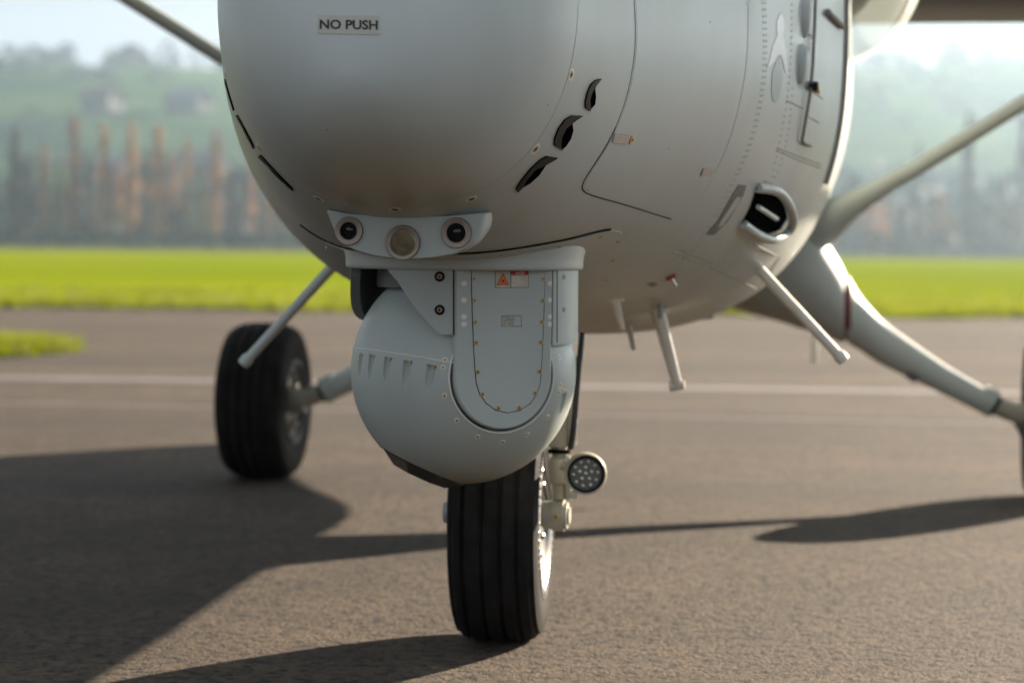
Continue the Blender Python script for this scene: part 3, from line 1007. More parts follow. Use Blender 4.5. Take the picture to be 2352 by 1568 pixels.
# turret mounting panel wrapped under the nose, with its black joint
mp = [(690, 515), (735, 545), (800, 570), (920, 583), (1050, 581), (1120, 577), (1200, 567), (1300, 549), (1360, 534), (1395, 527), (1418, 527), (1431, 535), (1436, 550)]
mpc = [(p.x, p.y) for p in catmull([(a, b, 0) for a, b in mp], 4)]
line_on('panel_gap', [q for q in mpc if q[1] < 590 and q[0] < 1405], body, 0.0026, 0.0010, GAP, fuselage)
patch('mounting_panel', [(a, b + 3) for a, b in mpc if a > 735] + [(1436, 600), (1420, 640), (1380, 690), (1340, 700), (1250, 660), (1000, 625), (830, 605)], body, 0.003, PAINT, fuselage, 0.005, 14)
SC_S = screw_mesh('screw', 0.0055, BRASS, None, 0.002)
for (x, y) in ((1152, 583), (1285, 563), (1378, 541), (1418, 552), (1408, 595), (1392, 640), (752, 568), (812, 588)):
    h, n = body(x, y)
    put('screw', SC_S, h + n * 0.003, n, fuselage)
# soot and sealant marks on the belly
for q in ([(1485, 652), (1500, 647), (1512, 653), (1497, 659)], [(1340, 672), (1362, 668), (1358, 674), (1342, 678)]):
    patch('sealant_patch', q, body, 0.001, GREYPRINT, fuselage, 0.001)

# ram air scoop on the lower left side
h0, n0 = body(1758, 490)
aft = Vector((0, 1, 0)); aft = (aft - n0 * aft.dot(n0)).normalized()
dn = n0.cross(aft).normalized()
if dn.z > 0: dn = -dn
uu = [(1738, 430), (1770, 432), (1796, 462), (1806, 500), (1790, 528), (1760, 538), (1728, 528), (1703, 512)]
P = []
for i, (x, y) in enumerate(uu):
    h, n = body(x, y); P.append(h + n * (0.022 if 0 < i < len(uu) - 1 else 0.004))
P = catmull(P, 5)
MB().tube(P, 0.0125, 12).build('air_scoop', PAINT_PLAIN, aircraft)
scoop = [q for q in aircraft.children if q.name.startswith('air_scoop')][0]
patch('scoop_opening', [(1737, 430), (1771, 434), (1797, 461), (1807, 499), (1791, 527), (1759, 537), (1727, 527), (1703, 512), (1722, 476)], body, 0.003, BLACK, scoop, 0.002, 8)
line_on('scoop_vane', [(1733, 470), (1775, 497)], body, 0.007, 0.012, WHITEP, scoop)
for (x, y) in ((1757, 418), (1764, 420), (1771, 423), (1700, 524), (1708, 528)):
    h, n = body(x, y); put('screw', SC_S, h, n, scoop)

# pitot style rods, blade masts and drains on the belly
def mast(name, p0, p1, r0, r1, m, foot=0.0, bar=0.0):
    p0 = Vector(p0); p1 = Vector(p1); d = (p1 - p0).normalized()
    b = MB().tube([p0 - d * 0.03, p0.lerp(p1, 0.5), p1], [r0, (r0 + r1) / 2, r1], 14)
    o = b.build(name, m, aircraft)
    if foot:
        MB().box(p0, (foot * 2.0, foot * 1.2, 0.010), None, 0.003).build('foot_plate', m, o)
    if bar:
        MB().tube([p1 + Vector((-bar, 0, 0)), p1 + Vector((bar * 0.9, 0, 0.004))], [r1 * 1.15, r1 * 0.8], 12).build('tip_bar', m, o)
    return o
for s in (1, -1):
    o = mast('rod_antenna', (s * 0.60, 0.78, 0.945), (0.838 if s > 0 else -0.868, 0.78, 0.695 if s > 0 else 0.655), 0.016, 0.014, WHITEP if s > 0 else PAINT_PLAIN)
    MB().lathe([(0, 0.0), (0.0, 0.016), (0.012, 0.019), (0.03, 0.017), (0.034, 0)], (0.829 if s > 0 else -0.859, 0.78, 0.705 if s > 0 else 0.665), (s * 0.69, 0.0, -0.72), 14).build('tip_cap', WHITEP if s > 0 else PAINT_PLAIN, o)
def at_px(px, py, s):
    """point where a pixel ray meets the cross plane y = s"""
    d = ray(px, py); return CAML + d * ((s - CAML.y) / d.y)
h, n = body(1510, 712)
mast('blade_antenna', h, at_px(1556, 886, h.y + 0.06), 0.020, 0.014, WHITEP, 0.028, 0.022)
h, n = body(1412, 688)
mast('short_antenna', h, at_px(1430, 755, h.y + 0.05), 0.013, 0.006, WHITEP, 0.024)
h, n = body(1516, 700); mast('drain_pipe', h, h + Vector((0, 0.01, -0.035)), 0.007, 0.007, SLATE)
h, n = body(1540, 635); o = mast('pin', h, at_px(1551, 657, h.y + 0.02), 0.005, 0.004, ALLOY)
MB().lathe([(0, 0.014), (0.006, 0.014), (0.008, 0)], h, n, 10).build('pin_flag', REDR, o)
h, n = body(1444, 745); mast('drain_pipe', h, at_px(1455, 800, h.y + 0.1), 0.010, 0.007, PAINT_PLAIN)
p = at_px(1872, 772, 4.35); mast('whip_mast', (p.x, p.y, p.z + 0.03), (p.x, p.y, at_px(1872, 835, 4.35).z), 0.016, 0.013, WHITEP)
p = at_px(1570, 715, 1.9); MB().lathe([(-0.10, 0.0), (-0.095, 0.035), (0.0, 0.05), (0.095, 0.035), (0.10, 0)], (p.x, p.y, p.z + 0.012), (1, 0.3, 0), 20).build('belly_beacon', BLACKPL, aircraft)
mast('pin', (-0.235, -0.52, 0.96), (-0.262, -0.52, 0.915), 0.006, 0.004, ALLOY)

# ------------------------------------------------------------------ three-lens camera pod under the nose
S_POD = -1.235
pp = plane((0, S_POD, 1), (0, -1, 0))
outl = [(750, 482), (790, 489), (850, 494), (930, 496), (1010, 496), (1070, 492), (1113, 489), (1115, 497), (1110, 520), (1098, 546), (1080, 566), (1050, 582), (1000, 592), (945, 596), (890, 593), (840, 584), (800, 569), (776, 548), (762, 522), (754, 500)]
oc = catmull([(a, b, 0) for a, b in outl], 3, True)
loop = [pp(p.x, p.y)[0] for p in oc]
cen = sum(loop, Vector()) / len(loop)
v = []; f = []
nl = len(loop)
# faired body: rounded front edge, widening a little as it runs aft into the nose
for ds, sc_, zl in ((0.0, 0.955, 0), (0.002, 0.975, 0), (0.006, 0.992, 0), (0.014, 1.0, 0), (0.08, 1.0, 0.004), (0.22, 0.97, 0.03)):
    for p in loop:
        v.append((cen.x + (p.x - cen.x) * sc_, S_POD + ds, cen.z + (p.z - cen.z) * sc_ + zl))
for j in range(5):
    for k in range(nl):
        f.append((j * nl + k, j * nl + (k + 1) % nl, (j + 1) * nl + (k + 1) % nl, (j + 1) * nl + k))
f.append(tuple(range(nl)))
b = MB().add(v, f)
pod = b.build('camera_pod', POD, aircraft, True, 30)
def lens(px, py, r_out, r_in, glass, deep):
    p, n = pp(px, py)
    tilt = Vector((0, -1, 0))
    MB().lathe([(-0.004, r_out), (0.005, r_out), (0.0068, r_out * 0.97), (0.0062, r_in * 1.10), (0.0072, r_in * 1.05), (0.0072, r_in * 1.0), (0.0005, r_in * 0.98)], p, tilt, 48).build('lens_ring', STEEL, pod)
    if deep > 0.01:
        MB().lathe([(0.0068, r_in * 0.995), (0.003, r_in * 0.93), (0.0032, r_in * 0.74), (0.001, r_in * 0.70), (0.001, 0)], p, tilt, 40).build('lens_barrel', BLACKPL, pod)
        prof = [(0.0012 + r_in * 0.16 * math.sin(math.pi / 2 * k / 6), r_in * 0.46 * math.cos(math.pi / 2 * k / 6)) for k in range(7)]
        MB().lathe(prof, p + Vector((r_in * 0.05, 0, r_in * 0.1)), tilt, 24).build('lens_glass', LENS, pod)
    else:
        MB().lathe([(0.0050, r_in * 1.0), (0.0050, 0)], p, tilt, 40).build('lens_glass', REFLGL, pod)
        MB().lathe([(0.004, r_in * 1.06), (0.0082, r_in * 1.03), (0.004, r_in * 0.985)], p, tilt, 40).build('lens_bead', ALLOY, pod)
k_ = 4.90 / F_PX
lens(802, 530, 32.5 * k_, 20 * k_, None, 0.03)
lens(926, 557, 40 * k_, 28 * k_, None, 0.0)
lens(1049, 534.5, 35 * k_, 22 * k_, None, 0.03)

# ------------------------------------------------------------------ sensor turret
TC = Vector((0.014, -0.575, 0.708))
TR = 0.2575
view = ray(1067, 850); view.z = 0; view.normalize()
PSI = R(22)
right_ = Vector((-view.y, view.x, 0)) * -1          # image right, horizontal
right_ = Vector((view.y, -view.x, 0))
NARM = (-view * math.cos(PSI) + right_ * math.sin(PSI)).normalized()
UARM = NARM.cross(Vector((0, 0, 1))) * -1            # image right along the arm face
if UARM.dot(right_) < 0: UARM = -UARM
turret = empty('camera_turret', (0, 0, 0), 0, aircraft)
# ball, turned on the arm axis, hollowed where the yoke arms sit
RA = 0.1238
hmax = math.sqrt(TR * TR - RA * RA)
prof = [(-0.19, 0.0), (-0.19, RA - 0.003), (-hmax + 0.002, RA - 0.002), (-hmax, RA)]
a0 = math.asin(RA / TR)
for k in range(1, 72):
    a = math.pi - (a0 + (math.pi - 2 * a0) * k / 72)
    prof.append((TR * math.cos(a), TR * math.sin(a)))
prof += [(hmax, RA), (hmax - 0.002, RA - 0.002), (0.19, RA - 0.003), (0.19, 0.0)]
me = MB().lathe(prof, TC, NARM, 128, UARM).mesh('ball')
bm = bmesh.new(); bm.from_mesh(me)
nW = (-right_ * 0.41 + Vector((0, 0, -0.91))).normalized()
c_ = TC + nW * (TR * 0.900)
res = bmesh.ops.bisect_plane(bm, geom=list(bm.verts) + list(bm.edges) + list(bm.faces), plane_co=c_, plane_no=nW, clear_outer=True)
edges = [e for e in res['geom_cut'] if isinstance(e, bmesh.types.BMEdge)]
bmesh.ops.holes_fill(bm, edges=edges, sides=0)
bmesh.ops.recalc_face_normals(bm, faces=bm.faces)
bm.to_mesh(me); bm.free()
def sphere(px, py, r=TR):
    d = ray(px, py); oc_ = CAML - TC
    B = oc_.dot(d); D = B * B - (oc_.dot(oc_) - r * r)
    t = -B - math.sqrt(max(0.0, D))
    p = CAML + d * t
    return p, (p - TC).normalized()
cut = MB()
vents = [((992, 838), (980, 909)), ((937, 828), (929, 900)), ((892, 820), (884.5, 891)), ((855, 814), (849, 885)), ((830, 811), (826, 878)), ((1297, 902), (1283, 958))]
for (tx, ty), (bx, by) in vents:
    pt, nt = sphere(tx, ty); pb, nb_ = sphere(bx, by)
    ax = (pb - pt).normalized()
    cut.lathe([(0, 0), (0, 0.0118), ((pb - pt).length * 0.5, 0.0090), ((pb - pt).length * 1.0, 0.0012), ((pb - pt).length * 1.02, 0)], pt + nt * 0.001, (pb + nb_ * 0.003 - pt).normalized(), 16)
cob = cut.build('cutter', None, None, False)
ball = link('ball', me, TURRET, None, True, 30)
md = ball.modifiers.new('b', 'BOOLEAN'); md.object = cob; md.operation = 'DIFFERENCE'; md.solver = 'EXACT'
dg = bpy.context.evaluated_depsgraph_get()
nm = bpy.data.meshes.new_from_object(ball.evaluated_get(dg))
ball.modifiers.clear(); ball.data = nm; nm.name = 'ball'
bpy.data.objects.remove(cob)
nm.polygons.foreach_set('use_smooth', [True] * len(nm.polygons)); nm.set_sharp_from_angle(angle=R(28))
ball.parent = turret
# screw heads glinting in the tops of the scoops
SC_T = screw_mesh('screw', 0.0042, BRASS, None, 0.0015)
for (tx, ty), (bx, by) in vents[:5]:
    p, n = sphere(tx + 3, ty + 3, TR - 0.004)
    put('screw', SC_T, p, n, turret)
# seam round the ball
def ball_line(name, pts, m, r=0.0014):
    line_on(name, pts, sphere, r, 0.0, m, turret)
ball_line('ball_seam', [(809, 799), (860, 804), (940, 816), (1000, 826), (1041, 833)], RING)
ball_line('ball_seam', [(1280, 890), (1296, 894), (1308, 898)], RING)
MB().lathe([(hmax - 0.004, RA - 0.001), (hmax + 0.0016, RA + 0.0003), (hmax + 0.0012, RA + 0.0022), (hmax - 0.002, RA + 0.003)], TC, NARM, 96, UARM).build('bearing_rim', RING, turret)
MB().lathe([(0.188, 0.1175), (0.1925, 0.1175), (0.1925, 0.0), (0.188, 0.0)], TC, NARM, 64, UARM).build('bearing_well', BLACK, turret)
# window housing under the ball
w1 = (right_ - nW * right_.dot(nW)).normalized(); w2 = nW.cross(w1)
v = []; f = []
for hgt, rr in ((-0.004, 0.108), (0.005, 0.104), (0.028, 0.068), (0.028, 0.0)):
    for k in range(8):
        a = 2 * math.pi * (k + 0.5) / 8
        v.append(c_ + w1 * 0.008 + nW * hgt + w1 * (math.cos(a) * rr * 1.02) + w2 * (math.sin(a) * rr))
for j in range(3):
    for k in range(8): f.append((j * 8 + k, j * 8 + (k + 1) % 8, (j + 1) * 8 + (k + 1) % 8, (j + 1) * 8 + k))
MB().add(v, f).build('window_housing', WINDARK, turret, False)
# toothed seal along the housing's near edge
b = MB()
for k in range(44):
    a = math.pi * 2 * k / 88 + math.pi
    p = c_ + w1 * (math.cos(a) * 0.1045) + w2 * (math.sin(a) * 0.1045) * (1 if (w2.dot(view) > 0) else -1)
    b.box(p + nW * 0.0015, (0.0035, 0.0035, 0.003))
o = b.build('window_seal', GAP, turret, False); o['kind'] = 'stuff'

# yoke arms (front one faces the camera, the other is its twin behind)
FA = 0.2345
AR = 0.1162
ZTOP = 0.965
def arm_loop(nv, uv, dist):
    L_ = []
    for k in range(33):
        a = math.pi + math.pi * k / 32
        L_.append(TC + nv * dist + uv * (AR * math.cos(a)) + Vector((0, 0, AR * math.sin(a))))
    L_.append(TC + nv * dist + uv * AR + Vector((0, 0, ZTOP - TC.z)))
    L_.append(TC + nv * dist - uv * AR + Vector((0, 0, ZTOP - TC.z)))
    return L_
for sgn in (1, -1):
    nv, uv = NARM * sgn, UARM * sgn
    l0 = arm_loop(nv, uv, 0.17); l1 = arm_loop(nv, uv, FA - 0.004)
    l2 = []
    cc = TC + nv * FA
    for p in arm_loop(nv, uv, FA):
        q = p - cc
        l2.append(cc + uv * (q.dot(uv) * 0.966) + Vector((0, 0, q.z if q.z > 0.2 else q.z * 0.972)))
    n_ = len(l0)
    v = l0 + l1 + l2; f = []
    for j in range(2):
        for k in range(n_): f.append((j * n_ + k, j * n_ + (k + 1) % n_, (j + 1) * n_ + (k + 1) % n_, (j + 1) * n_ + k))
    f.append(tuple(2 * n_ + k for k in range(n_)))
    MB().add(v, f).build('yoke_arm', TURRET, turret, True, 25)
arm = plane(TC + NARM * FA, NARM)
cov = [(1082.5, 612), (1083, 660), (1085.5, 740), (1088, 800), (1091, 850), (1094, 880), (1102, 904), (1116, 925), (1138, 941), (1166, 947.5), (1194, 942), (1217, 926), (1232, 906), (1240, 882), (1243, 850), (1246.5, 785), (1249.5, 700), (1252, 612)]
def grow(poly, k):
    cx = sum(p[0] for p in poly) / len(poly); cy = sum(p[1] for p in poly) / len(poly)
    out = []
    n_ = len(poly)
    for i in range(n_):
        a = Vector(poly[i - 1]); b_ = Vector(poly[(i + 1) % n_]); t = (b_ - a).normalized(); nn = Vector((t.y, -t.x))
        if nn.dot(Vector((poly[i][0] - cx, poly[i][1] - cy))) < 0: nn = -nn
        out.append((poly[i][0] + nn.x * k, poly[i][1] + nn.y * k))
    return out
patch('cover_gap', grow(cov, 1.1), arm, 0.0004, GAP, turret, 0.001, 30)
patch('cover_panel', grow(cov, -0.6), arm, 0.0012, TURRET, turret, 0.002, 30)
SC_G = screw_mesh('screw', 0.0050, BRASS, None, 0.0022)
for (x, y) in ((1088, 640), (1088.7, 690), (1091, 740), (1093, 786.8), (1096.7, 854.3), (1107, 905), (1143.7, 937), (1191.8, 936.5), (1228.6, 902.6), (1239, 852.3), (1242, 785.7), (1244, 739), (1246.5, 690), (1247.8, 640)):
    p, n = arm(x, y); put('screw', SC_G, p + n * 0.0012, n, turret, random.uniform(0, 1.5))
for y in (651, 689, 727.3, 744.3):
    patch('sealed_hole', circle_px(1065.4, y, 6.4, 6.2), arm, 0.0006, GREYDOT, turret, 0.001, 20)
    patch('sealed_hole', circle_px(1263, y, 4.6, 6.0), arm, 0.0006, GREYDOT, turret, 0.001, 20)
SC_C = screw_mesh('screw', 0.0034, BRASS, RING)
for (x, y) in ((1021.9, 826.4), (1017.7, 843.3), (1021, 908.6), (1049.5, 965), (1097, 1002.5), (1155, 1014.6), (1212, 998), (1257.9, 957), (1284.3, 900), (1288, 884), (1284.3, 820.5)):
    p, n = sphere(x, y); put('screw', SC_C, p, n, turret, random.uniform(0, 1.5))
line_on('joint_gap', [(1042.2, 606), (1042.2, 690), (1042.8, 769)], arm, 0.0010, 0.0005, GAP, turret)
line_on('joint_gap', [(1279.5, 606), (1279.5, 786)], arm, 0.0010, 0.0005, GAP, turret)
# warning label
patch('warning_label', [(1136.5, 622), (1213.7, 622), (1213.7, 661), (1136.5, 661)], arm, 0.0016, INK, turret, 0.001, 40)
patch('warning_label', [(1137.5, 623), (1171.4, 623), (1171.4, 660), (1137.5, 660)], arm, 0.0019, LABEL, turret, 0.001, 40)
patch('warning_label', [(1172.8, 631.5), (1212.7, 631.5), (1212.7, 660), (1172.8, 660)], arm, 0.0019, LABEL, turret, 0.001, 40)
patch('warning_label', [(1172.8, 622.5), (1212.7, 622.5), (1212.7, 631.2), (1172.8, 631.2)], arm, 0.0019, REDL, turret, 0.001, 40)
text_on('lettering', 'DANGER', [(1183.5, 624.2), (1203.8, 624.2), (1203.8, 629.8), (1183.5, 629.8)], arm, 0.0022, WHITEINK, turret, 0.015)
patch('hazard_triangle', [(1154.3, 626.8), (1168.8, 654.4), (1139.8, 654.4)], arm, 0.0022, INK, turret, 0.001, 40)
patch('hazard_triangle', [(1154.3, 629.4), (1166.6, 653.2), (1142.0, 653.2)], arm, 0.0025, ORANGE, turret, 0.001, 40)
star = []
for k in range(24):
    rr = 4.2 if k % 2 == 0 else 1.6
    star.append((1154.3 + rr * math.cos(k * math.pi / 12), 645.6 + rr * math.sin(k * math.pi / 12)))
patch('hazard_star', star, arm, 0.0028, INK, turret, 0.001, 40)
for y, x1 in ((634.8, 1194), (637.6, 1192), (640.8, 1197), (643.8, 1195), (647.2, 1204), (653, 1199), (656.2, 1186)):
    patch('print_line', [(1175, y - 0.8), (x1, y - 0.8), (x1, y + 0.7), (1175, y + 0.7)], arm, 0.0021, WHITEINK, turret, 0.0006, 60)
patch('print_line', [(1150, 656.2), (1159, 656.2), (1159, 657.8), (1150, 657.8)], arm, 0.0021, WHITEINK, turret, 0.0006, 60)
patch('data_plate', [(1151.2, 724.4), (1197.2, 724.4), (1197.2, 750), (1151.2, 750)], arm, 0.0015, INK, turret, 0.0006, 60)
patch('data_plate', [(1152.2, 725.6), (1196, 725.6), (1196, 748.8), (1152.2, 748.8)], arm, 0.0018, TURRET, turret, 0.0006, 60)
patch('data_plate', [(1151.4, 727), (1158, 726), (1170, 726.5), (1181, 727), (1182, 735), (1180, 741), (1179, 749.6), (1151.4, 749.8)], arm, 0.0021, WORN, turret, 0.0006, 60)

SHADEBR = mat('shaded_bracket_grey', (0.17, 0.19, 0.185), 0.5)  # darker turret grey paints in the shade on the far cheek
# cylindrical yoke cheeks beside each arm
RC = 0.2605
def cyl(px, py):
    d = ray(px, py); ox, oy = CAML.x - TC.x, CAML.y - TC.y
    A = d.x * d.x + d.y * d.y; B = ox * d.x + oy * d.y; Cc = ox * ox + oy * oy - RC * RC
    t = (-B - math.sqrt(max(0, B * B - A * Cc))) / A
    p = CAML + d * t
    return p, Vector((p.x - TC.x, p.y - TC.y, 0)).normalized()
cheek = [(889, 612), (893, 624), (913, 646), (932.6, 676.8), (960.4, 715.7), (991, 749), (1008, 766), (1014, 768.5), (1040, 769), (1040, 612)]
ch_me = patch_mesh('yoke_cheek', cheek, cyl, 0.0, 0.022, 12)
ch_me.materials.append(TURRET)
def phi_patch(name, p0, p1, z0, z1, zf=None):
    v = []; f = []
    nn_, nz = 22, 10
    for lay, rr in ((0, RC), (1, RC - 0.022)):
        for i in range(nn_ + 1):
            for j in range(nz + 1):
                ph = p0 + (p1 - p0) * i / nn_
                lo = zf(i / nn_) if zf else z0
                z = lo + (z1 - lo) * j / nz
                dd = NARM * math.cos(ph) + UARM * math.sin(ph)
                v.append(TC + dd * rr + Vector((0, 0, z - TC.z)))
    W = nz + 1; K = (nn_ + 1) * W
    for i in range(nn_):
        for j in range(nz):
            a = i * W + j
            f.append((a, a + W, a + W + 1, a + 1)); f.append((K + a, K + a + 1, K + a + W + 1, K + a + W))
    for i in range(nn_):
        f.append((i * W, (i + 1) * W, K + (i + 1) * W, K + i * W))
        a = i * W + nz
        f.append((a, a + W, K + a + W, K + a))
    for j in range(nz):
        f.append((j, j + 1, K + j + 1, K + j)); a = nn_ * W + j
        f.append((a, a + 1, K + a + 1, K + a))
    return MB().add(v, f).mesh(name)
rt_me = phi_patch('yoke_cheek', R(27.2), R(66), 0, 0.96, lambda t: 0.776 + 0.02 * max(0, t - 0.5) ** 2 + 0.0)
rt_me.materials.append(TURRET)
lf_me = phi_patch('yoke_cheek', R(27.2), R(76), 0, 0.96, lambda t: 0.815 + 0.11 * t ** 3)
lf_me.materials.append(SHADEBR)
for me_ in (ch_me, rt_me, lf_me):
    me_.polygons.foreach_set('use_smooth', [True] * len(me_.polygons)); me_.set_sharp_from_angle(angle=R(30))
o = bpy.data.objects.new('yoke_cheek', ch_me); C.objects.link(o); o.parent = turret
o = bpy.data.objects.new('yoke_cheek', rt_me); C.objects.link(o); o.parent = turret
T180 = Matrix.Translation((TC.x, TC.y, 0)) @ Matrix.Rotation(math.pi, 4, 'Z') @ Matrix.Translation((-TC.x, -TC.y, 0))
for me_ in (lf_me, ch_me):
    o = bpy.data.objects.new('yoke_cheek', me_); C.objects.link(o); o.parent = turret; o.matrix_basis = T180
# cheek bolts and slots
SC_K = screw_mesh('bolt', 0.0065, BROWNSC, GAP, 0.004)
for (x, y) in ((1010, 635), (1010, 711.5)):
    p, n = cyl(x, y); put('bolt', SC_K, p + n * 0.0005, n, turret)
for (x, y) in ((1295, 636), (1295, 711)):
    patch('bolt_slot', circle_px(x, y, 3.4, 6.4, 14), cyl, 0.0006, GREYPRINT, turret, 0.001, 20)
# upper drum inside the yoke
MB().lathe([(0.0, 0.0), (0.0, 0.2), (0.14, 0.2), (0.14, 0)], (TC.x, TC.y, 0.90), (0, 0, 1), 48).build('yoke_drum', GREYMARK, turret)
# mounting skirt
MB().lathe([(0.945, 0.236), (0.9415, 0.262), (0.942, 0.267), (0.945, 0.2705), (0.951, 0.2715), (0.962, 0.2715), (0.972, 0.273), (0.985, 0.276), (1.0, 0.278)], (TC.x, TC.y, 0), (0, 0, 1), 96).build('mounting_skirt', PAINT_PLAIN, turret)

# ------------------------------------------------------------------ wheels
def tyre_profile(r, w, grooves, rim_r, gd=0.013, gw=0.014):
    """half-round aircraft tyre section, circumferential grooves; list of (h, r)"""
    P = []
    hw = w / 2
    P.append((-hw * 0.62, rim_r))
    P.append((-hw * 0.82, rim_r + 0.012))
    for k in range(0, 13):
        a = math.pi * (0.98 - 0.42 * k / 12)
        P.append((hw * math.cos(a) * 1.0, rim_r + 0.03 + (r - rim_r - 0.03) * math.sin(a) ** 0.75))
    P = [q for q in P if q[0] < -hw * 0.02]
    def crown(h): return r - 0.055 * w * 4 * abs(h / w * 2) ** 3.2 * 0.5
    edge = -hw * 0.80
    side = []
    # sidewall: superellipse between rim and crown
    for k in range(14):
        t = k / 13
        a = t * math.pi / 2
        rr = rim_r + (crown(edge) - rim_r) * math.sin(a) ** 0.9
        hh = -(hw * (0.70 + 0.30 * math.sin(min(1, t * 1.35) * math.pi) ** 0.8)) if t < 0.74 else None
        side.append((t, rr))
    P = [(-hw * 0.86, rim_r), (-hw * 0.92, rim_r + 0.010), (-hw * 0.975, rim_r + 0.25 * (r - rim_r)), (-hw * 1.0, rim_r + 0.5 * (r - rim_r)),
         (-hw * 0.985, rim_r + 0.68 * (r - rim_r)), (-hw * 0.93, rim_r + 0.82 * (r - rim_r)), (-hw * 0.86, crown(edge) - 0.010), (edge, crown(edge))]
    gs = sorted(grooves)
    for g in gs:
        a, b_ = g * hw - gw / 2, g * hw + gw / 2
        P += [(a - 0.001, crown(a)), (a + 0.001, crown(a) - 0.002), (a + gw * 0.15, crown(a) - gd), (b_ - gw * 0.15, crown(b_) - gd), (b_ - 0.001, crown(b_) - 0.002), (b_ + 0.001, crown(b_))]
    mirror = [(-h, q) for h, q in reversed(P[:8])]
    return P + mirror
def wheel(name, loc, r, w, rim_r, grooves, yaw=0.0, rim_m=None):
    rim_m = rim_m or ALLOY
    t = empty(name, loc, yaw, aircraft)
    MB().lathe(tyre_profile(r, w, grooves, rim_r), (0, 0, 0), (1, 0, 0), 96).build('tyre', RUBBER, t, True, 32)
    hw = w / 2
    for s in (1, -1):
        MB().lathe([(s * hw * 0.88, rim_r + 0.014), (s * hw * 0.985, rim_r + 0.012), (s * hw * 1.0, rim_r + 0.004), (s * hw * 0.985, rim_r - 0.003), (s * hw * 0.93, rim_r - 0.010)], (0, 0, 0), (1, 0, 0), 72).build('rim', rim_m, t, True, 25)
        MB().lathe([(s * hw * 0.93, rim_r - 0.0098), (s * hw * 0.84, rim_r * 0.89), (s * hw * 0.79, rim_r * 0.82), (s * hw * 0.74, rim_r * 0.70), (s * hw * 0.74, rim_r * 0.46), (s * hw * 0.80, rim_r * 0.36), (s * hw * 0.84, rim_r * 0.30), (s * hw * 0.84, 0)], (0, 0, 0), (1, 0, 0), 64).build('wheel_dish', DISH, t, True, 25)
        b = MB()
        for k in range(10):
            a = 2 * math.pi * k / 10
            c = Vector((s * hw * 0.74, rim_r * 0.60 * math.cos(a), rim_r * 0.60 * math.sin(a)))
            b.lathe([(0, 0.009), (s * 0.014, 0.009), (s * 0.016, 0.006), (s * 0.016, 0)], c, (1, 0, 0), 6)
        o = b.build('rim_bolts', STEEL, t, True, 30); o['kind'] = 'stuff'
    return t
nw = wheel('nose_wheel', (0.016, 0, 0.318), 0.322, 0.222, 0.186, [-0.62, -0.20, 0.20, 0.55], R(3.5))
for k in range(46):
    pass
# serrated bead flange on the outer rim
b = MB()
for k in range(60):
    a = 2 * math.pi * k / 60
    b.box((0.1095, 0.209 * math.cos(a), 0.209 * math.sin(a)), (0.004, 0.006, 0.012), Matrix.Rotation(a - math.pi / 2, 3, 'X'))
o = b.build('rim_serration', ALLOY, nw, False); o['kind'] = 'stuff'
MB().box((0.1085, -0.187 * 0.66, -0.187 * 0.75), (0.003, 0.02, 0.03)).build('slip_mark', REDR, nw, False)

# nose leg: single-sided fork
leg = MB()
lx = 0.158
leg.box((lx, 0.0, 0.60), (0.052, 0.075, 0.22), None, 0.010)
leg.tube([(lx - 0.004, 0, 0.70), (lx - 0.01, 0.0, 0.95)], [0.036, 0.04], 20)
leg.tube([(lx, 0, 0.49), (lx, 0, 0.36)], [0.019, 0.019], 18)
leg.box((lx, 0, 0.432), (0.046, 0.058, 0.070), None, 0.010)
leg.tube([(lx + 0.02, -0.01, 0.47), (lx + 0.026, -0.01, 0.36)], 0.010, 10)
leg_o = leg.build('nose_leg', GEARP, aircraft, True, 35)
MB().tube([(lx, 0, 0.485), (lx, 0, 0.475)], [0.029, 0.029], 18).build('oleo_ring', GAP, leg_o)
ax = MB()
ax.lathe([(0.098, 0), (0.098, 0.030), (0.118, 0.030), (0.120, 0.036), (0.142, 0.036), (0.143, 0.040), (0.172, 0.040), (0.173, 0.034), (0.181, 0.034), (0.182, 0.024), (0.187, 0.022), (0.188, 0)], (0, 0, 0.318), (1, 0, 0), 28)
ax.build('axle', GEARP, leg_o, True, 30)
MB().lathe([(-0.135, 0), (-0.135, 0.026), (-0.118, 0.032), (-0.098, 0.032), (-0.098, 0)], (0, 0, 0.318), (1, 0, 0), 24).build('axle_cap', SLATE, leg_o, True, 30)
SC_A = screw_mesh('bolt', 0.008, BRASS, None, 0.004)
put('bolt', SC_A, (0.157, -0.040, 0.318), (0, -1, 0), leg_o); put('bolt', SC_A, (lx + 0.03, -0.02, 0.50), (0.6, -0.8, 0), leg_o); put('bolt', SC_A, (lx + 0.032, -0.02, 0.448), (0.6, -0.8, 0), leg_o)
MB().tube(catmull([(0.215, -0.02, 0.78), (0.208, -0.04, 0.66), (0.200, -0.05, 0.54), (0.192, -0.045, 0.49)], 6), 0.0075, 10).build('hose', HOSE, leg_o)
MB().tube([(lx + 0.038, -0.02, 0.72), (lx + 0.036, -0.025, 0.50)], 0.012, 12).build('conduit', WHITEP, leg_o)
for dx, r_t in ((0.0, 0.006), (0.022, 0.005)):
    MB().tube(catmull([(0.118 + dx * 0.2, -0.03, 0.56), (0.105 + dx, -0.06, 0.50), (0.112 + dx, -0.05, 0.42), (0.118 + dx, -0.02, 0.36)], 6), r_t, 8).build('brake_pipe', ALLOY, leg_o)

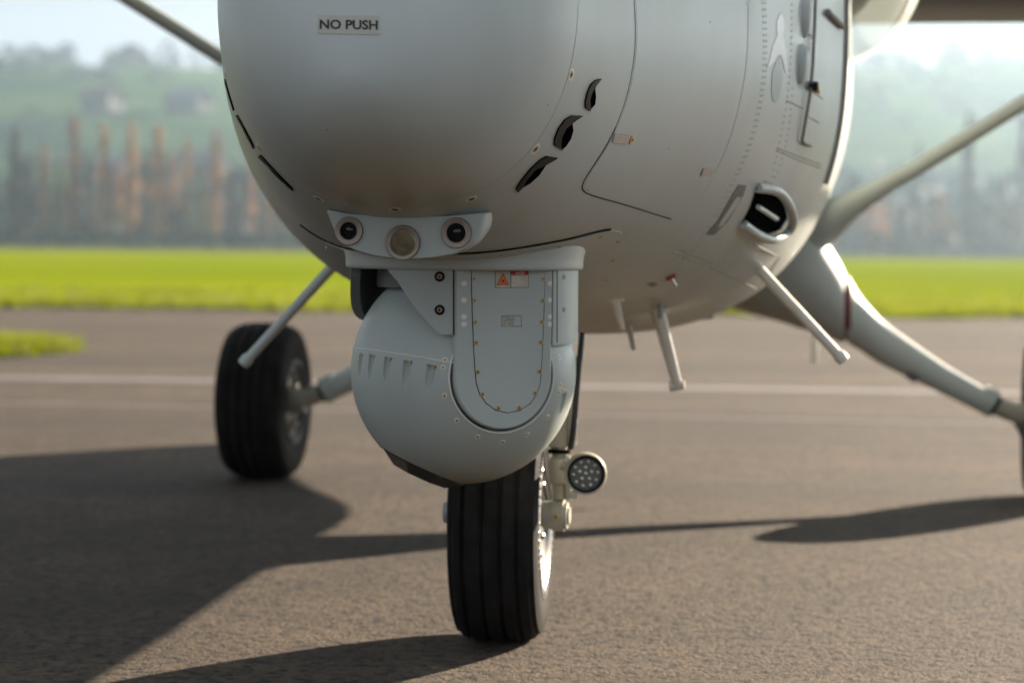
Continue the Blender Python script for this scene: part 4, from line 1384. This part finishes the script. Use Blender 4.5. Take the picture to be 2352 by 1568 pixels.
# landing light beside the leg
p = at_px(1345, 1087, -0.12)
lv = (CAML - p); lv.z = 0; lv.normalize()
light = empty('landing_light', p, math.atan2(lv.x, -lv.y) + R(3), aircraft)
ld = Vector((0.0, -1, 0.0))
MB().lathe([(0.018, 0.0462), (0.020, 0.0495), (0.014, 0.0515), (-0.01, 0.0525), (-0.035, 0.044), (-0.05, 0.02), (-0.05, 0)], (0, 0, 0), ld, 40).build('lamp_housing', GEARP, light, True, 35)
MB().lathe([(0.0165, 0.0468), (0.0205, 0.0455), (0.017, 0.0395), (0.008, 0.0395)], (0, 0, 0), ld, 40).build('lamp_gasket', BLACKPL, light)
MB().lathe([(0.006, 0.0415), (0.006, 0)], (0, 0, 0), ld, 36).build('lamp_reflector', LAMPGLASS, light)
led_me = MB().lathe([(0.0, 0.0058)] + [(0.0055 * math.sin(math.pi / 2 * k / 5), 0.0058 * math.cos(math.pi / 2 * k / 5)) for k in range(1, 6)], (0, 0, 0), (0, 0, 1), 14).mesh('led')
led_me.materials.append(LED); led_me.polygons.foreach_set('use_smooth', [True] * len(led_me.polygons))
for ring, cnt, ph in ((0.0, 1, 0), (0.0155, 5, 0.3), (0.031, 10, 0.1)):
    for k in range(cnt):
        a = 2 * math.pi * k / cnt + ph
        put('led', led_me, (ring * math.cos(a), -0.006, ring * math.sin(a)), ld, light)
b = MB(); b.box((-0.03, -0.006, -0.052), (0.02, 0.02, 0.018), None, 0.003); b.tube([(-0.058, 0.02, 0.02), (-0.02, 0.02, 0.0)], 0.012, 10)
b.build('lamp_bracket', GEARP, light)

# ------------------------------------------------------------------ main gear and wing struts
for s in (1, -1):
    sy = 3.90
    FT = [(0.10, 1.04, 0.235), (0.45, 0.955, 0.243), (0.60, 0.90, 0.232), (0.68, 0.852, 0.208), (0.74, 0.80, 0.176), (0.786, 0.752, 0.140)]
    fp = catmull([(s * a_, sy, b_) for a_, b_, c__ in FT], 6)
    fair = MB().tube(fp, list(np.interp(np.linspace(0, 5, len(fp)), range(6), [q[2] for q in FT])), 44, True, 0.95, (0, 0, 1), (s, 0, 0))
    fo = fair.build('gear_fairing', PAINT_PLAIN, aircraft, True, 50)
    MB().tube([(s * 0.775, sy, 0.752), (s * 0.812, sy, 0.745)], [0.127, 0.125], 32, True, 0.95, (0, 0, 1), (s, 0, 0)).build('red_collar', DKRED, fo)
    LT = [(0.799, 0.748, 0.141), (0.815, 0.728, 0.128), (0.85, 0.690, 0.109), (0.93, 0.622, 0.092), (1.02, 0.567, 0.080), (1.20, 0.465, 0.060), (1.375, 0.372, 0.052)]
    lp_ = catmull([(s * a_, sy + 0.02 * (a_ > 1.3), b_) for a_, b_, c__ in LT], 5)
    lo = MB().tube(lp_, list(np.interp(np.linspace(0, 6, len(lp_)), range(7), [q[2] for q in LT])), 36, True, 0.82, (0, 0, 1), (s, 0, 0)).build('gear_leg', PAINT_PLAIN, aircraft, True, 50)
    MB().tube([(s * 1.335, sy + 0.02, 0.403), (s * 1.385, sy + 0.02, 0.372)], [0.056, 0.056], 28).build('leg_collar', PAINT_PLAIN, lo)
    MB().tube([(s * 1.37, sy + 0.02, 0.38), (s * 1.40, sy + 0.02, 0.361)], [0.043, 0.043], 24).build('oleo_seal', GAP, lo)
    MB().tube([(s * 1.38, sy + 0.02, 0.374), (s * 1.50, sy + 0.03, 0.325)], [0.038, 0.038], 24).build('oleo_piston', GEARP, lo)
    MB().box((s * 1.06, sy - 0.03, 0.485), (0.05, 0.04, 0.04), Matrix.Rotation(s * R(32), 3, 'Y'), 0.006).build('leg_lug', GREYMARK, lo)
    MB().tube([(s * 1.47, sy + 0.03, 0.33), (s * 1.70, sy + 0.03, 0.325)], [0.05, 0.035], 20).build('axle', GEARP, lo)
    wt = wheel('main_wheel', (s * 1.650, sy + 0.03, 0.325), 0.332, 0.285, 0.165, [-0.5, -0.17, 0.17, 0.5], 0.0, DISH)
    ix = -s
    MB().lathe([(ix * 0.07, 0.13), (ix * 0.085, 0.13), (ix * 0.085, 0.05), (ix * 0.07, 0.05)], (0, 0, 0), (1, 0, 0), 36).build('brake_disc', STEEL, wt, True, 30)
    for k, (a0_, ww) in enumerate(((0.5, 0.06), (2.2, 0.05), (3.9, 0.07), (5.2, 0.05))):
        MB().box((ix * 0.10, 0.105 * math.cos(a0_), 0.105 * math.sin(a0_)), (0.05, ww, 0.055), Matrix.Rotation(a0_, 3, 'X'), 0.008).build('brake_caliper', STEEL, wt, True, 35)
    bb = MB()
    for k in range(16):
        a = 2 * math.pi * k / 16
        bb.lathe([(0, 0.011), (ix * 0.018, 0.011), (ix * 0.022, 0.006), (ix * 0.022, 0)], (ix * 0.10, 0.142 * math.cos(a), 0.142 * math.sin(a)), (1, 0, 0), 8)
    o = bb.build('hub_studs', ALLOY, wt, True, 30); o['kind'] = 'stuff'
    MB().tube(catmull([(ix * 0.11, -0.05, -0.06), (ix * 0.135, -0.03, -0.085), (ix * 0.16, 0.0, -0.05), (ix * 0.16, 0.0, 0.0)], 5), 0.008, 8).build('brake_hose', HOSE, wt)
    st = catmull([(s * 0.55, 3.85, 1.02), (s * 0.70, 3.82, 1.10), (s * 0.80, 3.80, 1.165), (s * 0.95, 3.77, 1.255), (s * 1.3, 3.70, 1.465), (s * 3.1, 3.3, 2.60)], 6)
    MB().tube(st, list(np.interp(np.linspace(0, 5, len(st)), [0, 1, 2, 3, 4, 5], [0.115, 0.090, 0.058, 0.037, 0.031, 0.031])), 28, True).build('wing_strut', PAINT_PLAIN, aircraft, True, 50)

# ------------------------------------------------------------------ wing and tail
def aerofoil(name, le, te, x0, x1, z0, z1, thick, m):
    P = []
    for k in range(24):
        t = k / 23
        P.append((te + (le - te) * (1 - t) if False else le + (te - le) * t, thick * (2.969 * math.sqrt(max(t, 0)) * 0.5 - 0.63 * t - 1.758 * t * t * 0.9 + 1.42 * t ** 3 - 0.5 * t ** 4)))
    up_ = [(y, abs(q) * 0.9) for y, q in P]; lo_ = [(y, -abs(q) * 0.45) for y, q in P[1:-1]][::-1]
    sec = up_ + lo_
    A = [(x0, y, z0 + q) for y, q in sec]; B = [(x1, y, z1 + q) for y, q in sec]
    n_ = len(sec)
    f = [(k, (k + 1) % n_, n_ + (k + 1) % n_, n_ + k) for k in range(n_)] + [tuple(range(n_)), tuple(range(2 * n_ - 1, n_ - 1, -1))]
    return MB().add(A + B, f).build(name, m, aircraft, True, 40)
for s in (1, -1):
    aerofoil('wing', 1.15, 3.5, s * 0.0, s * 11.0, 2.62, 2.75, 0.34, PAINT_PLAIN)
for s in (1, -1):
    c0 = [(s * 2.55, y, 2.50) for y in (-0.45, -0.40, -0.1, 0.4, 2.4, 3.2, 3.75)]
    MB().tube(c0, [0.20, 0.30, 0.38, 0.45, 0.46, 0.40, 0.22], 32).build('engine_nacelle', PAINT_PLAIN, aircraft)
DARKP = mat('tailplane_dark_grey', (0.13, 0.12, 0.11), 0.45, 0, 0.05, 3)
for s in (1, -1):
    tp = aerofoil('tailplane', 6.75, 8.1, 0.0, s * 2.6, 2.30, 2.30, 0.24, DARKP)
    MB().box((s * 2.6, 7.5, 3.1), (0.10, 1.3, 1.7), None, 0.03).build('tail_fin', PAINT_PLAIN, aircraft)
# bubble window bulging from the side
v = []; f = []
bc = Vector((0.72, 1.45, 1.83)); br3 = (0.335, 0.40, 0.292)
nu, nv_ = 40, 16
for j in range(nv_ + 1):
    t = (math.pi / 2) * j / nv_
    for k in range(nu):
        a = 2 * math.pi * k / nu
        v.append(bc + Vector((br3[0] * math.sin(t), br3[1] * math.cos(t) * math.cos(a), br3[2] * math.cos(t) * math.sin(a))))
for j in range(nv_):
    for k in range(nu): f.append((j * nu + k, j * nu + (k + 1) % nu, (j + 1) * nu + (k + 1) % nu, (j + 1) * nu + k))
bub = MB().add(v, f).build('bubble_window', BUBBLE, aircraft)
ringp = []
for k in range(48):
    a = 2 * math.pi * k / 48
    ringp.append(bc + Vector((0.10, br3[1] * 0.99 * math.cos(a), br3[2] * 0.99 * math.sin(a))))
ringp.append(ringp[0])
MB().tube(ringp, 0.011, 10, False).build('window_frame', PAINT_PLAIN, bub)

wo_ = []
for k in range(40):
    a = 2 * math.pi * k / 40
    h, n, i_, d_ = BVH.ray_cast(Vector((3, bc.y + br3[1] * 0.93 * math.cos(a), bc.z + br3[2] * 0.93 * math.sin(a))), Vector((-1, 0, 0)))
    wo_.append(h + n * 0.003)
MB().prism(wo_, (-0.002, 0, 0)).build('window_opening', BLACK, bub, False)

# ------------------------------------------------------------------ haze
hz_me = MB().box((0, 465, 60.5), (1812, 1786, 123)).mesh('haze')
HZ = bpy.data.materials.new('haze'); HZ.use_nodes = True
N, L = nodes_of(HZ); N.clear()
pv = N.new('ShaderNodeVolumePrincipled')
pv.inputs['Color'].default_value = (0.60, 0.80, 1.0, 1)
pv.inputs['Density'].default_value = 0.00031
pv.inputs['Anisotropy'].default_value = 0.69
oo = N.new('ShaderNodeOutputMaterial'); L.new(pv.outputs[0], oo.inputs['Volume'])
o = link('haze', hz_me, HZ, None, False); o['kind'] = 'stuff'; o['label'] = 'pale morning haze over the airfield and hill'
